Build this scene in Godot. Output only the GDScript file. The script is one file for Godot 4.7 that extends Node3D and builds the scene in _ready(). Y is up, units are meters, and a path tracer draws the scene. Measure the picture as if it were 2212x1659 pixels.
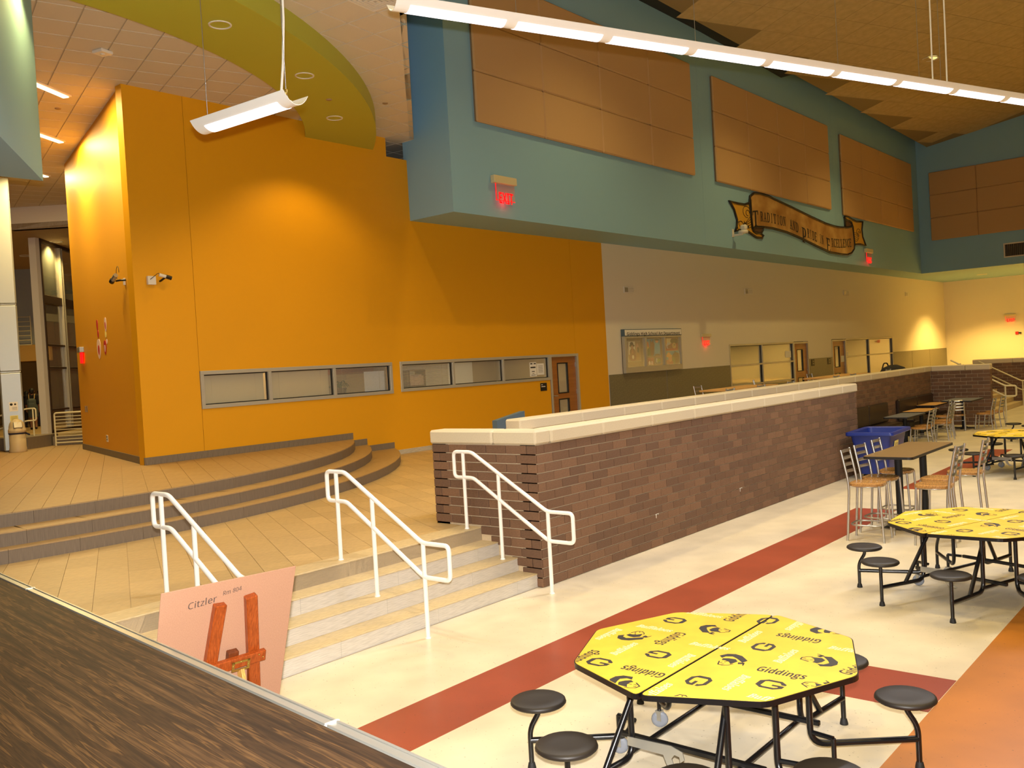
extends Node3D
# School cafeteria seen from its stage: y up, metres. -Z runs along the long walls, -X towards the yellow classroom wall.

const WALL_X := -14.893      # face of the yellow and white long wall
const BULK_X := -13.522      # face of the blue bulkhead
const SOFFIT_Y := 5.82
const UP1 := 0.60            # raised hall floor
const UP2 := 1.07            # tiled platform
const LOW_CEIL := 7.6
const STAGE_Y := 1.15
const K_FLASH := 85.0
const K_HALL := 36.0
const K_PEND := 4.4
const K_END := 110.0
const K_GREEN := 7.0
const K_STRIP := 20.0
const K_LOBBY := 1.0
const EYE := Vector3(0, 2.42, 0)

var names := {}
var M := {}
var rng := RandomNumberGenerator.new()
var kit := {}

# ------------------------------------------------------------------ naming and tagging
func numbered(key, called: String) -> String:
	var k = [key, called]
	if not names.has(k):
		names[k] = 0
		return called
	names[k] += 1
	return "%s_%03d" % [called, names[k]]

func tag(o: Node, label := "", category := "", group := "", kind := "") -> Node:
	if label != "": o.set_meta("label", label)
	if category != "": o.set_meta("category", category)
	if group != "": o.set_meta("group", group)
	if kind != "": o.set_meta("kind", kind)
	return o

func thing(called: String, label: String, category: String, at := Vector3.ZERO, turn := 0.0, group := "", kind := "") -> Node3D:
	var o := Node3D.new()
	o.name = numbered(0, called)
	add_child(o, true)
	o.position = at
	o.rotation.y = turn
	tag(o, label, category, group, kind)
	return o

func put(called: String, mesh: Mesh, m: Material, parent: Node = null, xf := Transform3D()) -> MeshInstance3D:
	var o := MeshInstance3D.new()
	var p: Node = parent if parent else self
	o.name = numbered(p.get_instance_id() if parent else 0, called)
	o.mesh = mesh
	if m: o.material_override = m
	o.transform = xf
	p.add_child(o, true)
	return o

func obj(called: String, s: SurfaceTool, m: Material, parent: Node = null, xf := Transform3D()) -> MeshInstance3D:
	s.generate_normals()
	return put(called, s.commit(), m, parent, xf)

func one(called: String, s: SurfaceTool, m: Material, label: String, category: String, group := "", kind := "") -> MeshInstance3D:
	var o := obj(called, s, m)
	tag(o, label, category, group, kind)
	return o

func copy(o: Node3D, at: Vector3, turn := 0.0, label := "") -> Node3D:
	var c: Node3D = o.duplicate()
	var base: String = o.name
	base = base.trim_suffix("_" + base.get_slice("_", base.get_slice_count("_") - 1)) if base.get_slice("_", base.get_slice_count("_") - 1).is_valid_int() else base
	c.name = numbered(0, base)
	add_child(c, true)
	c.position = at
	c.rotation.y = turn
	if label != "": c.set_meta("label", label)
	return c

# ------------------------------------------------------------------ shapes
func S() -> SurfaceTool:
	var s := SurfaceTool.new()
	s.begin(Mesh.PRIMITIVE_TRIANGLES)
	s.set_smooth_group(-1)
	return s

func tri(s: SurfaceTool, a: Vector3, b: Vector3, c: Vector3) -> void:   # counter-clockwise seen from outside
	s.add_vertex(a); s.add_vertex(c); s.add_vertex(b)

func quad(s: SurfaceTool, a: Vector3, b: Vector3, c: Vector3, d: Vector3) -> void:
	tri(s, a, b, c); tri(s, a, c, d)

func face(s: SurfaceTool, p: Array, mid: Vector3) -> void:               # convex face turned away from mid
	var n: Vector3 = (p[1] - p[0]).cross(p[2] - p[0])
	var g := Vector3.ZERO
	for v in p: g += v
	g /= p.size()
	var flip := n.dot(g - mid) < 0.0
	for i in range(1, p.size() - 1):
		if flip: tri(s, p[0], p[i + 1], p[i])
		else: tri(s, p[0], p[i], p[i + 1])

func box(s: SurfaceTool, mid: Vector3, size: Vector3, bev := 0.0, b := Basis()) -> void:
	var h := size / 2.0
	s.set_smooth_group(-1)
	bev = minf(bev, minf(h.x, minf(h.y, h.z)) * 0.9)
	if bev <= 0.0:
		for ax in 3:
			for sg in [-1.0, 1.0]:
				var p := []
				for k in 4:
					var v := Vector3.ZERO
					v[ax] = sg * h[ax]
					v[(ax + 1) % 3] = h[(ax + 1) % 3] * [-1, 1, 1, -1][k]
					v[(ax + 2) % 3] = h[(ax + 2) % 3] * [-1, -1, 1, 1][k]
					p.append(mid + b * v)
				face(s, p, mid)
		return
	var cv := func(sx: float, sy: float, sz: float, ax: int) -> Vector3:
		var v := Vector3(sx * h.x, sy * h.y, sz * h.z)
		for k in 3:
			if k != ax: v[k] -= signf(v[k]) * bev
		return mid + b * v
	for ax in 3:
		for sg in [-1.0, 1.0]:
			var p := []
			for k in 4:
				var sn := [0.0, 0.0, 0.0]
				sn[ax] = sg
				sn[(ax + 1) % 3] = [-1.0, 1.0, 1.0, -1.0][k]
				sn[(ax + 2) % 3] = [-1.0, -1.0, 1.0, 1.0][k]
				p.append(cv.call(sn[0], sn[1], sn[2], ax))
			face(s, p, mid)
	for ax in 3:
		var a1 := (ax + 1) % 3
		var a2 := (ax + 2) % 3
		for i in [-1.0, 1.0]:
			for j in [-1.0, 1.0]:
				var lo := [0.0, 0.0, 0.0]
				lo[ax] = -1.0; lo[a1] = i; lo[a2] = j
				var hi := lo.duplicate()
				hi[ax] = 1.0
				face(s, [cv.call(lo[0], lo[1], lo[2], a1), cv.call(hi[0], hi[1], hi[2], a1), cv.call(hi[0], hi[1], hi[2], a2), cv.call(lo[0], lo[1], lo[2], a2)], mid)
	for i in [-1.0, 1.0]:
		for j in [-1.0, 1.0]:
			for k in [-1.0, 1.0]:
				face(s, [cv.call(i, j, k, 0), cv.call(i, j, k, 1), cv.call(i, j, k, 2)], mid)

func span(s: SurfaceTool, a: Vector3, b: Vector3, bev := 0.0) -> void:   # box from corner a to corner b
	box(s, (a + b) / 2.0, (b - a).abs(), bev)

func bar(s: SurfaceTool, a: Vector3, b: Vector3, w: float, t: float, bev := 0.0, up := Vector3.UP) -> void:   # rectangular bar from a to b
	var d := (b - a).normalized()
	if absf(d.dot(up)) > 0.98: up = Vector3.RIGHT
	var x := up.cross(d).normalized()
	box(s, (a + b) / 2.0, Vector3(w, t, a.distance_to(b)), bev, Basis(x, d.cross(x), d))

func tube(s: SurfaceTool, pts: Array, r: float, n := 10, closed := false) -> void:
	var m := pts.size()
	var rings := []
	var side := Vector3.ZERO
	for i in m:
		var p: Vector3 = pts[i]
		var a: Vector3 = pts[(i - 1 + m) % m] if i > 0 or closed else p
		var c: Vector3 = pts[(i + 1) % m] if i < m - 1 or closed else p
		var d := Vector3.ZERO
		if a != p: d += (p - a).normalized()
		if c != p: d += (c - p).normalized()
		d = d.normalized()
		if side == Vector3.ZERO:
			side = d.cross(Vector3.UP if absf(d.y) < 0.9 else Vector3.RIGHT).normalized()
		side = (side - d * side.dot(d)).normalized()
		var up := d.cross(side)
		var stretch := 1.0
		if a != p and c != p:
			stretch = 1.0 / maxf(0.6, sqrt(0.5 + 0.5 * (p - a).normalized().dot((c - p).normalized())))
		var ring := []
		for k in n:
			var w := TAU * k / n
			ring.append(p + (side * cos(w) + up * sin(w)) * r * lerpf(1.0, stretch, 0.6))
		rings.append(ring)
	s.set_smooth_group(0)
	for i in (m if closed else m - 1):
		var u: Array = rings[i]
		var v: Array = rings[(i + 1) % m]
		for k in n:
			quad(s, u[k], u[(k + 1) % n], v[(k + 1) % n], v[k])
	s.set_smooth_group(-1)
	if not closed:
		face(s, rings[0], pts[1])
		face(s, rings[m - 1], pts[m - 2])

func bent(pts: Array, rad: float, seg := 5) -> Array:                     # a polyline with rounded corners
	var out := [pts[0]]
	for i in range(1, pts.size() - 1):
		var p: Vector3 = pts[i]
		var a: Vector3 = pts[i - 1]
		var c: Vector3 = pts[i + 1]
		var r := minf(rad, minf(p.distance_to(a), p.distance_to(c)) * 0.49)
		var u := p + (a - p).normalized() * r
		var v := p + (c - p).normalized() * r
		for k in seg + 1:
			var t := float(k) / seg
			out.append(u.lerp(p, t).lerp(p.lerp(v, t), t))
	out.append(pts[-1])
	return out

func lathe(s: SurfaceTool, prof: Array, n := 20, at := Vector3.ZERO, b := Basis(), sharp := false) -> void:   # profile of (radius, height), bottom to top
	s.set_smooth_group(-1 if sharp else 0)
	for i in prof.size() - 1:
		var p: Vector2 = prof[i]
		var q: Vector2 = prof[i + 1]
		for k in n:
			var w0 := TAU * k / n
			var w1 := TAU * (k + 1) / n
			var f := func(c: Vector2, w: float) -> Vector3: return at + b * Vector3(c.x * cos(w), c.y, -c.x * sin(w))
			if p.x > 0.0: tri(s, f.call(p, w0), f.call(p, w1), f.call(q, w1))
			if q.x > 0.0: tri(s, f.call(p, w0), f.call(q, w1), f.call(q, w0))
	s.set_smooth_group(-1)

func prism(s: SurfaceTool, poly: PackedVector2Array, z0: float, z1: float, xf := Transform3D(), smooth := false) -> void:   # polygon in local XY from z0 to z1
	if Geometry2D.is_polygon_clockwise(poly):
		poly = poly.duplicate()
		poly.reverse()
	# Geometry2D calls y-down polygons clockwise, so test the sign directly
	var area := 0.0
	for i in poly.size():
		area += poly[i].cross(poly[(i + 1) % poly.size()])
	if area < 0.0:
		poly = poly.duplicate()
		poly.reverse()
	var idx := Geometry2D.triangulate_polygon(poly)
	s.set_smooth_group(-1)
	for k in range(0, idx.size(), 3):
		var a := poly[idx[k]]
		var b := poly[idx[k + 1]]
		var c := poly[idx[k + 2]]
		if (b - a).cross(c - a) < 0.0:
			var t := b
			b = c
			c = t
		tri(s, xf * Vector3(a.x, a.y, z1), xf * Vector3(b.x, b.y, z1), xf * Vector3(c.x, c.y, z1))
		tri(s, xf * Vector3(a.x, a.y, z0), xf * Vector3(c.x, c.y, z0), xf * Vector3(b.x, b.y, z0))
	s.set_smooth_group(0 if smooth else -1)
	for i in poly.size():
		var a := poly[i]
		var b := poly[(i + 1) % poly.size()]
		quad(s, xf * Vector3(a.x, a.y, z0), xf * Vector3(b.x, b.y, z0), xf * Vector3(b.x, b.y, z1), xf * Vector3(a.x, a.y, z1))
	s.set_smooth_group(-1)

func flat(y := 0.0) -> Transform3D:                                       # polygon (x, z) laid flat: local X -> X, local Y -> Z, local Z -> down
	return Transform3D(Basis(Vector3(1, 0, 0), Vector3(0, 0, 1), Vector3(0, -1, 0)), Vector3(0, y, 0))

func slab(s: SurfaceTool, poly: PackedVector2Array, y0: float, y1: float) -> void:
	prism(s, poly, -y1, -y0, flat())

func facing_x(x: float, y: float, z: float) -> Transform3D:                # frame on a wall that faces +X: local X -> -Z, local Z -> +X
	return Transform3D(Basis(Vector3(0, 0, -1), Vector3.UP, Vector3(1, 0, 0)), Vector3(x, y, z))

func facing_z(x: float, y: float, z: float) -> Transform3D:
	return Transform3D(Basis(), Vector3(x, y, z))

func sheet(s: SurfaceTool, x: float, thick: float, z0: float, z1: float, y0: float, y1: float, holes := []) -> void:
	# a wall that faces +X, from z0 down to z1 (z1 < z0), holes are [z0, z1, y0, y1]
	var zs := [z0, z1]
	var ys := [y0, y1]
	for h in holes:
		for v in [h[0], h[1]]:
			if v < z0 and v > z1 and not zs.has(v): zs.append(v)
		for v in [h[2], h[3]]:
			if v > y0 and v < y1 and not ys.has(v): ys.append(v)
	zs.sort()
	ys.sort()
	for i in zs.size() - 1:
		for j in ys.size() - 1:
			var c := Vector2((zs[i] + zs[i + 1]) / 2.0, (ys[j] + ys[j + 1]) / 2.0)
			var open := false
			for h in holes:
				if c.x < h[0] and c.x > h[1] and c.y > h[2] and c.y < h[3]: open = true
			if not open:
				span(s, Vector3(x - thick, ys[j], zs[i]), Vector3(x, ys[j + 1], zs[i + 1]))

func glyphs(words: String, serif := false, bold := false, italic := false) -> Array:   # flat triangles of a word, cap height about 1, from x = 0
	var tm := TextMesh.new()
	var f := SystemFont.new()
	f.font_names = PackedStringArray(["Droid Serif" if serif else "Droid Sans"])
	f.font_weight = 700 if bold else 400
	f.font_italic = italic
	tm.font = f
	tm.font_size = 64
	tm.pixel_size = 1.0 / 46.0
	tm.depth = 0.1
	tm.curve_step = 1.5
	tm.text = words
	var a := tm.get_mesh_arrays()
	var v: PackedVector3Array = a[Mesh.ARRAY_VERTEX]
	var nn: PackedVector3Array = a[Mesh.ARRAY_NORMAL]
	var ix: PackedInt32Array = a[Mesh.ARRAY_INDEX] if a[Mesh.ARRAY_INDEX] != null else PackedInt32Array(range(v.size()))
	var out := []
	var lo := Vector2(1e9, 1e9)
	var hi := -lo
	for k in range(0, ix.size(), 3):
		if nn[ix[k]].z < 0.5: continue
		var t := []
		for j in 3:
			var p := Vector2(v[ix[k + j]].x, v[ix[k + j]].y)
			lo = lo.min(p)
			hi = hi.max(p)
			t.append(p)
		out.append(t)
	for t in out:
		for j in 3: t[j] -= Vector2(lo.x, 0.0)
	return [out, hi.x - lo.x, lo.y, hi.y]

func clip_tri(t: Array, poly: PackedVector2Array) -> Array:               # triangle cut by a convex counter-clockwise polygon
	var p: Array = t
	for i in poly.size():
		var a := poly[i]
		var e := poly[(i + 1) % poly.size()] - a
		var q := []
		for k in p.size():
			var u: Vector2 = p[k]
			var w: Vector2 = p[(k + 1) % p.size()]
			var du := e.cross(u - a)
			var dw := e.cross(w - a)
			if du >= 0.0: q.append(u)
			if (du > 0.0 and dw < 0.0) or (du < 0.0 and dw > 0.0): q.append(u.lerp(w, du / (du - dw)))
		p = q
		if p.size() < 3: return []
	return p

func write(s: SurfaceTool, words: String, xf: Transform3D, width: float, height: float, serif := false, bold := false, lift := 0.004) -> void:   # lettering with its left foot at the frame's origin
	var g := glyphs(words, serif, bold)
	var kx: float = width / maxf(g[1], 0.001)
	for t in g[0]:
		var p := []
		for v in t: p.append(xf * Vector3(v.x * kx, v.y * height, lift))
		var n: Vector3 = (p[1] - p[0]).cross(p[2] - p[0])
		if n.dot(xf.basis.z) >= 0.0: tri(s, p[0], p[1], p[2])
		else: tri(s, p[0], p[2], p[1])

# ------------------------------------------------------------------ materials
func rgb(r: int, g: int, b: int) -> Color:
	return Color8(r, g, b)

func mat(key: String, c: Color, rough := 0.6, metal := 0.0, spec := 0.5) -> StandardMaterial3D:
	var m := StandardMaterial3D.new()
	m.resource_name = key
	m.albedo_color = c
	m.roughness = rough
	m.metallic = metal
	m.metallic_specular = spec
	M[key] = m
	return m

func noise_tex(freq: float, lo: Color, hi: Color, sd := 1, octaves := 3, size := 256, kind := FastNoiseLite.TYPE_SIMPLEX_SMOOTH) -> NoiseTexture2D:
	var t := NoiseTexture2D.new()
	t.width = size
	t.height = size
	t.seamless = true
	var n := FastNoiseLite.new()
	n.noise_type = kind
	n.frequency = freq
	n.fractal_octaves = octaves
	n.seed = sd
	t.noise = n
	var g := Gradient.new()
	g.set_color(0, lo)
	g.set_color(1, hi)
	t.color_ramp = g
	return t

func grained(key: String, c: Color, rough: float, tex: Texture2D, scale: Vector3, metal := 0.0, spec := 0.5) -> StandardMaterial3D:   # colour times a triplanar grain
	var m := mat(key, c, rough, metal, spec)
	m.albedo_texture = tex
	m.uv1_triplanar = true
	m.uv1_world_triplanar = true
	m.uv1_scale = scale
	return m

func glow(key: String, c: Color, energy: float) -> StandardMaterial3D:
	var m := mat(key, c, 0.5)
	m.emission_enabled = true
	m.emission = c
	m.emission_energy_multiplier = energy
	return m

func pane(key: String, c: Color, alpha: float) -> StandardMaterial3D:
	var m := mat(key, Color(c.r, c.g, c.b, alpha), 0.03)
	m.transparency = BaseMaterial3D.TRANSPARENCY_ALPHA
	return m

func make_materials() -> void:
	var W := Color.WHITE
	var fine := noise_tex(0.05, Color(0.93, 0.93, 0.93), W, 3, 4)
	var soft := noise_tex(0.012, Color(0.9, 0.9, 0.9), W, 5, 4)
	var streak := noise_tex(0.03, Color(0.86, 0.86, 0.86), W, 9, 3)
	var wood := noise_tex(0.02, Color(0.62, 0.55, 0.5), W, 11, 4)
	# cafeteria floor: cream vinyl with small dark flecks
	var fl := Image.create(1024, 1024, false, Image.FORMAT_RGB8)
	fl.fill(rgb(255, 255, 255))
	var r2 := RandomNumberGenerator.new()
	r2.seed = 7
	for i in 620:
		var k := r2.randf_range(0.55, 0.9)
		fl.fill_rect(Rect2i(r2.randi_range(0, 1019), r2.randi_range(0, 1019), r2.randi_range(1, 4), r2.randi_range(1, 3)), Color(k, k, k * 0.95))
	var fl_t := ImageTexture.create_from_image(fl)
	for d in [["floor_cream", rgb(229, 216, 187)], ["floor_red", rgb(158, 72, 48)], ["floor_orange", rgb(194, 122, 42)]]:
		var m := grained(d[0], d[1], 0.32, fl_t, Vector3(0.42, 0.42, 0.42))
		m.detail_enabled = true
		m.detail_blend_mode = BaseMaterial3D.BLEND_MODE_MUL
		m.detail_albedo = soft
	for i in 4:
		var k := [1.0, 0.96, 1.03, 0.98][i] as float
		grained("tile_%d" % i, Color(0.78 * k, 0.665 * k, 0.47 * k), 0.45, streak, Vector3(6.0, 1.0, 1.2))
		grained("brick_%d" % i, [rgb(124, 92, 68), rgb(117, 86, 63), rgb(131, 97, 71), rgb(112, 83, 62)][i], 0.85, streak, Vector3(3.0, 9.0, 3.0))
	grained("riser_pale", rgb(216, 209, 198), 0.5, streak, Vector3(0.8, 14.0, 0.8))
	grained("tread_tan", rgb(212, 190, 146), 0.45, streak, Vector3(6.0, 1.0, 1.2))
	grained("riser_brown", rgb(128, 112, 92), 0.6, streak, Vector3(9.0, 0.5, 9.0))
	grained("tread_brown", rgb(178, 146, 98), 0.5, streak, Vector3(5.0, 1.0, 1.0))
	grained("base_brown", rgb(132, 118, 98), 0.6, streak, Vector3(9.0, 0.5, 9.0))
	grained("base_pale", rgb(205, 196, 176), 0.5, streak, Vector3(0.8, 9.0, 0.8))
	grained("mortar", rgb(214, 192, 156), 0.95, fine, Vector3(4, 4, 4))
	grained("stone", rgb(212, 198, 168), 0.85, fine, Vector3(5, 5, 5))
	mat("stone_joint", rgb(190, 176, 148), 0.95)
	mat("yellow", rgb(226, 162, 22), 0.5, 0.0, 0.4)
	mat("white_wall", rgb(226, 220, 206), 0.6)
	mat("blue", rgb(140, 186, 216), 0.55)
	mat("blue_dark", rgb(84, 104, 118), 0.6)
	mat("green", rgb(176, 178, 62), 0.55)
	mat("tan_panel_core", rgb(140, 116, 88), 0.95)
	grained("acoustic", rgb(208, 172, 124), 0.95, noise_tex(0.3, Color(0.88, 0.88, 0.88), W, 21, 2), Vector3(5, 5, 5))
	grained("ceiling_tile", rgb(226, 216, 196), 0.9, noise_tex(0.35, Color(0.9, 0.9, 0.9), W, 22, 2), Vector3(3, 3, 3))
	mat("ceiling_grid", rgb(196, 184, 160), 0.7)
	grained("deck_tile", rgb(206, 184, 138), 0.9, soft, Vector3(1, 1, 1))
	mat("deck_grid", rgb(150, 132, 96), 0.8)
	grained("wainscot", rgb(128, 122, 98), 0.45, streak, Vector3(2, 2, 2))
	mat("alu", rgb(186, 182, 168), 0.4, 0.3)
	mat("black_trim", rgb(24, 20, 17), 0.5)
	mat("black", rgb(14, 14, 16), 0.28)
	mat("black_matte", rgb(18, 17, 17), 0.7)
	grained("seat_black", rgb(38, 32, 28), 0.5, noise_tex(0.5, Color(0.85, 0.85, 0.85), W, 31, 2), Vector3(9, 9, 9))
	mat("white_paint", rgb(240, 238, 232), 0.3)
	mat("white_plastic", rgb(226, 222, 212), 0.4)
	mat("cream_metal", rgb(214, 204, 166), 0.4)
	grained("table_yellow", rgb(246, 208, 62), 0.4, noise_tex(0.01, Color(0.93, 0.92, 0.88), W, 41, 5), Vector3(1.2, 1.2, 1.2))
	mat("print_black", rgb(42, 36, 30), 0.5)
	mat("print_white", rgb(246, 238, 206), 0.5)
	mat("zinc", rgb(172, 172, 166), 0.35, 0.7)
	mat("steel", rgb(188, 186, 180), 0.3, 0.85)
	mat("caster_grey", rgb(120, 124, 132), 0.5)
	grained("seat_wood", rgb(206, 158, 92), 0.25, wood, Vector3(14, 4, 3))
	grained("door_wood", rgb(196, 132, 66), 0.4, wood, Vector3(2, 2, 14))
	grained("easel_wood", rgb(176, 84, 32), 0.3, wood, Vector3(16, 3, 16))
	grained("easel_pale", rgb(232, 184, 104), 0.4, wood, Vector3(16, 3, 16))
	grained("brown_wood", rgb(120, 60, 26), 0.4, wood, Vector3(3, 3, 10))
	grained("hardboard", rgb(182, 138, 110), 0.7, noise_tex(0.12, Color(0.86, 0.84, 0.83), W, 51, 3), Vector3(5, 5, 5))
	mat("ink", rgb(70, 56, 52), 0.8)
	mat("brass", rgb(178, 148, 74), 0.35, 0.8)
	mat("table_brown", rgb(120, 94, 54), 0.4)
	mat("table_slate", rgb(108, 112, 122), 0.4)
	mat("table_tan", rgb(202, 156, 92), 0.4)
	mat("booth", rgb(48, 36, 28), 0.35)
	mat("bin_blue", rgb(28, 48, 128), 0.4)
	mat("trash_tan", rgb(196, 178, 138), 0.5)
	mat("galvanised", rgb(168, 172, 166), 0.4, 0.45)
	mat("bronze", rgb(66, 50, 38), 0.5)
	mat("paper", rgb(236, 234, 226), 0.8)
	mat("paper_yellow", rgb(236, 222, 128), 0.8)
	mat("cork", rgb(120, 96, 72), 0.95)
	mat("blind", rgb(206, 190, 150), 0.6)
	mat("room_wall", rgb(190, 166, 120), 0.8)
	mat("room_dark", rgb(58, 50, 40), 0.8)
	mat("red", rgb(190, 30, 34), 0.6)
	mat("pink", rgb(236, 206, 200), 0.7)
	mat("sign_black", rgb(26, 24, 24), 0.5)
	mat("hole", rgb(60, 54, 46), 0.8)
	mat("ochre", rgb(176, 138, 70), 0.8)
	mat("lobby_tan", rgb(168, 142, 104), 0.8)
	mat("skin", rgb(140, 96, 70), 0.6)
	mat("hair", rgb(22, 18, 16), 0.6)
	mat("cloth_black", rgb(24, 22, 24), 0.9)
	mat("cloth_navy", rgb(28, 28, 52), 0.9)
	mat("cloth_sage", rgb(82, 92, 90), 0.9)
	mat("cap_tan", rgb(196, 164, 108), 0.8)
	mat("leaf", rgb(70, 86, 34), 0.6)
	mat("pot", rgb(112, 84, 54), 0.7)
	pane("glass", Color(0.9, 0.95, 0.92), 0.10)
	pane("acrylic", Color(1.0, 0.8, 0.8), 0.25)
	glow("tube_glow", Color(1.0, 0.97, 1.0), 2.6)
	glow("warm_glow", Color(1.0, 0.9, 0.55), 1.5)
	glow("exit_red", Color(1.0, 0.06, 0.09), 1.3)
	glow("strip_glow", Color(1.0, 0.95, 0.82), 2.2)

# ------------------------------------------------------------------ the scene
func _ready() -> void:
	rng.seed = 20
	# camera, air, flash, exposure
	var cam := Camera3D.new()
	cam.name = "camera"
	cam.rotation_order = EULER_ORDER_YXZ
	cam.position = EYE
	cam.rotation_degrees = Vector3(-1.1722, 40.3773, -3.3189)
	cam.fov = 46.046
	cam.near = 0.05
	cam.far = 200.0
	add_child(cam)
	cam.current = true
	var we := WorldEnvironment.new()
	we.name = "environment"
	var env := Environment.new()
	env.background_mode = Environment.BG_COLOR
	env.background_color = Color(0.02, 0.02, 0.02)
	env.tonemap_mode = Environment.TONE_MAPPER_LINEAR
	env.tonemap_exposure = 0.88
	env.sdfgi_enabled = true
	env.ssao_enabled = true
	env.ssil_enabled = true
	we.environment = env
	add_child(we)
	var flash := SpotLight3D.new()                       # the photographer's flash, just above the lens
	flash.name = "camera_flash_light"
	flash.position = EYE + Vector3(0.04, 0.14, 0.03)
	flash.rotation_order = EULER_ORDER_YXZ
	flash.rotation_degrees = Vector3(0.0, 40.4, 0.0)
	flash.spot_angle = 44.0
	flash.spot_angle_attenuation = 0.6
	flash.light_color = Color(1.0, 0.98, 0.96)
	flash.light_energy = K_FLASH
	flash.light_size = 0.03
	flash.spot_range = 80.0
	flash.spot_attenuation = 2.0
	flash.shadow_enabled = true
	add_child(flash)
	make_materials()
	hall_lights()
	# the setting
	floors()
	long_wall()
	bulkheads()
	ceilings()
	lobby()
	classrooms()
	stairs()
	brick_walls()
	stage()
	# the things
	pendants()
	handrails()
	cafeteria_tables()
	high_table()
	low_tables()
	wall_things()
	easel()
	lobby_things()
	raised_tables()

func spot(parent: Node, at: Vector3, energy: float, angle: float, c: Color, size := 0.1, att := 0.5) -> void:
	var l := SpotLight3D.new()
	l.name = "downlight_lamp"
	l.position = at
	l.rotation.x = -PI / 2
	l.spot_angle = angle
	l.spot_angle_attenuation = att
	l.light_color = c
	l.light_energy = energy
	l.light_size = size
	l.spot_range = 60.0
	l.spot_attenuation = 2.0
	l.shadow_enabled = true
	parent.add_child(l, true)

func area(parent: Node, xf: Transform3D, size: Vector2, energy: float, c: Color) -> void:
	var l := AreaLight3D.new()
	l.name = "area_lamp"
	l.transform = xf
	l.area_size = size
	l.light_energy = energy
	l.light_color = c
	l.area_range = 60.0
	l.shadow_enabled = true
	parent.add_child(l, true)

func deck_y(x: float, z: float) -> float:                # underside of the tall sloping ceiling
	return 12.0 + 0.15 * (x + 13.1) + 0.016 * (z + 48.0)

func recessed_light(at: Vector3, r: float, energy: float, angle: float, c: Color, label: String, group := "", called := "ceiling_light", att := 0.5) -> Node3D:
	var t := thing(called, label, "ceiling light", at, 0.0, group)
	var s := S()
	lathe(s, [Vector2(r * 1.16, 0.0), Vector2(r * 1.14, -0.012), Vector2(r * 0.98, -0.012), Vector2(r * 0.97, 0.06)], 24)
	obj("trim_ring", s, M.white_plastic, t)
	s = S()
	lathe(s, [Vector2(0.0, 0.02), Vector2(r * 0.98, 0.02), Vector2(r * 0.98, 0.03), Vector2(0.0, 0.03)], 24)
	obj("lens", s, M.warm_glow, t)
	if energy > 0.0: spot(t, Vector3(0, -0.03, 0), energy, angle, c, r * 0.8, att)
	return t

func hall_lights() -> void:
	var warm := Color(1.0, 0.87, 0.55)
	for iz in 6:
		for ix in 4:
			var x: float = -9.4 + ix * 6.0
			var z: float = -35.7 + (iz - 2) * 8.5 + 17.0
			var y := deck_y(x, z)
			recessed_light(Vector3(x, y - 0.02, z), 0.26, K_HALL, 56.0, warm, "round warm recessed light in the tall sloping brown ceiling", "recessed lights of the tall ceiling", "ceiling_light", 0.8)

func tiles(parent: Node, region: PackedVector2Array, y: float, deg: float, L: float, Wd: float, keys: Array, gap := 0.004, thick := 0.012, down := false, cap := 290, stagger := true, called := "tile", reach := 1e9, org := Vector2.ZERO) -> void:
	# pieces laid on a turned grid, clipped to a region of (x, z); the nearest ones are parts of their own
	var a := deg_to_rad(deg)
	var u := Vector2(cos(a), sin(a))
	var v := Vector2(-sin(a), cos(a))
	var lo := Vector2(1e9, 1e9)
	var hi := -lo
	for p in region:
		var q := Vector2((p - org).dot(u), (p - org).dot(v))
		lo = lo.min(q)
		hi = hi.max(q)
	var list := []
	for j in range(floori(lo.y / Wd), ceili(hi.y / Wd)):
		for i in range(floori(lo.x / L) - 1, ceili(hi.x / L) + 1):
			var x0 := i * L + (L / 2.0 if stagger and posmod(j, 2) == 1 else 0.0)
			var y0 := j * Wd
			var r := PackedVector2Array()
			for c in [Vector2(gap / 2, gap / 2), Vector2(L - gap / 2, gap / 2), Vector2(L - gap / 2, Wd - gap / 2), Vector2(gap / 2, Wd - gap / 2)]:
				r.append(org + u * (x0 + c.x) + v * (y0 + c.y))
			var mid := org + u * (x0 + L / 2) + v * (y0 + Wd / 2)
			if mid.length() > reach: continue
			for piece in Geometry2D.intersect_polygons(r, region):
				if piece.size() >= 3: list.append([mid.distance_to(Vector2(EYE.x, EYE.z)), piece, mid])
	list.sort_custom(func(p, q): return p[0] < q[0])
	var rest := {}
	var n := 0
	# which pieces the photograph can show largest: those in view
	for e in list:
		var m: Vector2 = e[2]
		var ang := rad_to_deg(atan2(-m.x, -m.y))
		var seen := ang > 40.4 - 33.0 and ang < 40.4 + 33.0
		var key: String = keys[rng.randi() % keys.size()]
		if seen and n < cap:
			n += 1
			var s := S()
			prism(s, e[1], -(y + (0.0 if down else thick)), -(y - (thick if down else 0.0)), flat())
			obj(called, s, M[key], parent)
		else:
			if not rest.has(key): rest[key] = S()
			prism(rest[key], e[1], -(y + (0.0 if down else thick)), -(y - (thick if down else 0.0)), flat())
	var mesh: ArrayMesh = null
	for key in rest:
		rest[key].generate_normals()
		mesh = rest[key].commit(mesh)
		mesh.surface_set_material(mesh.get_surface_count() - 1, M[key])
	if mesh: tag(put("distant_" + called + "s", mesh, null, parent), "", "", "", "stuff")

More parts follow.
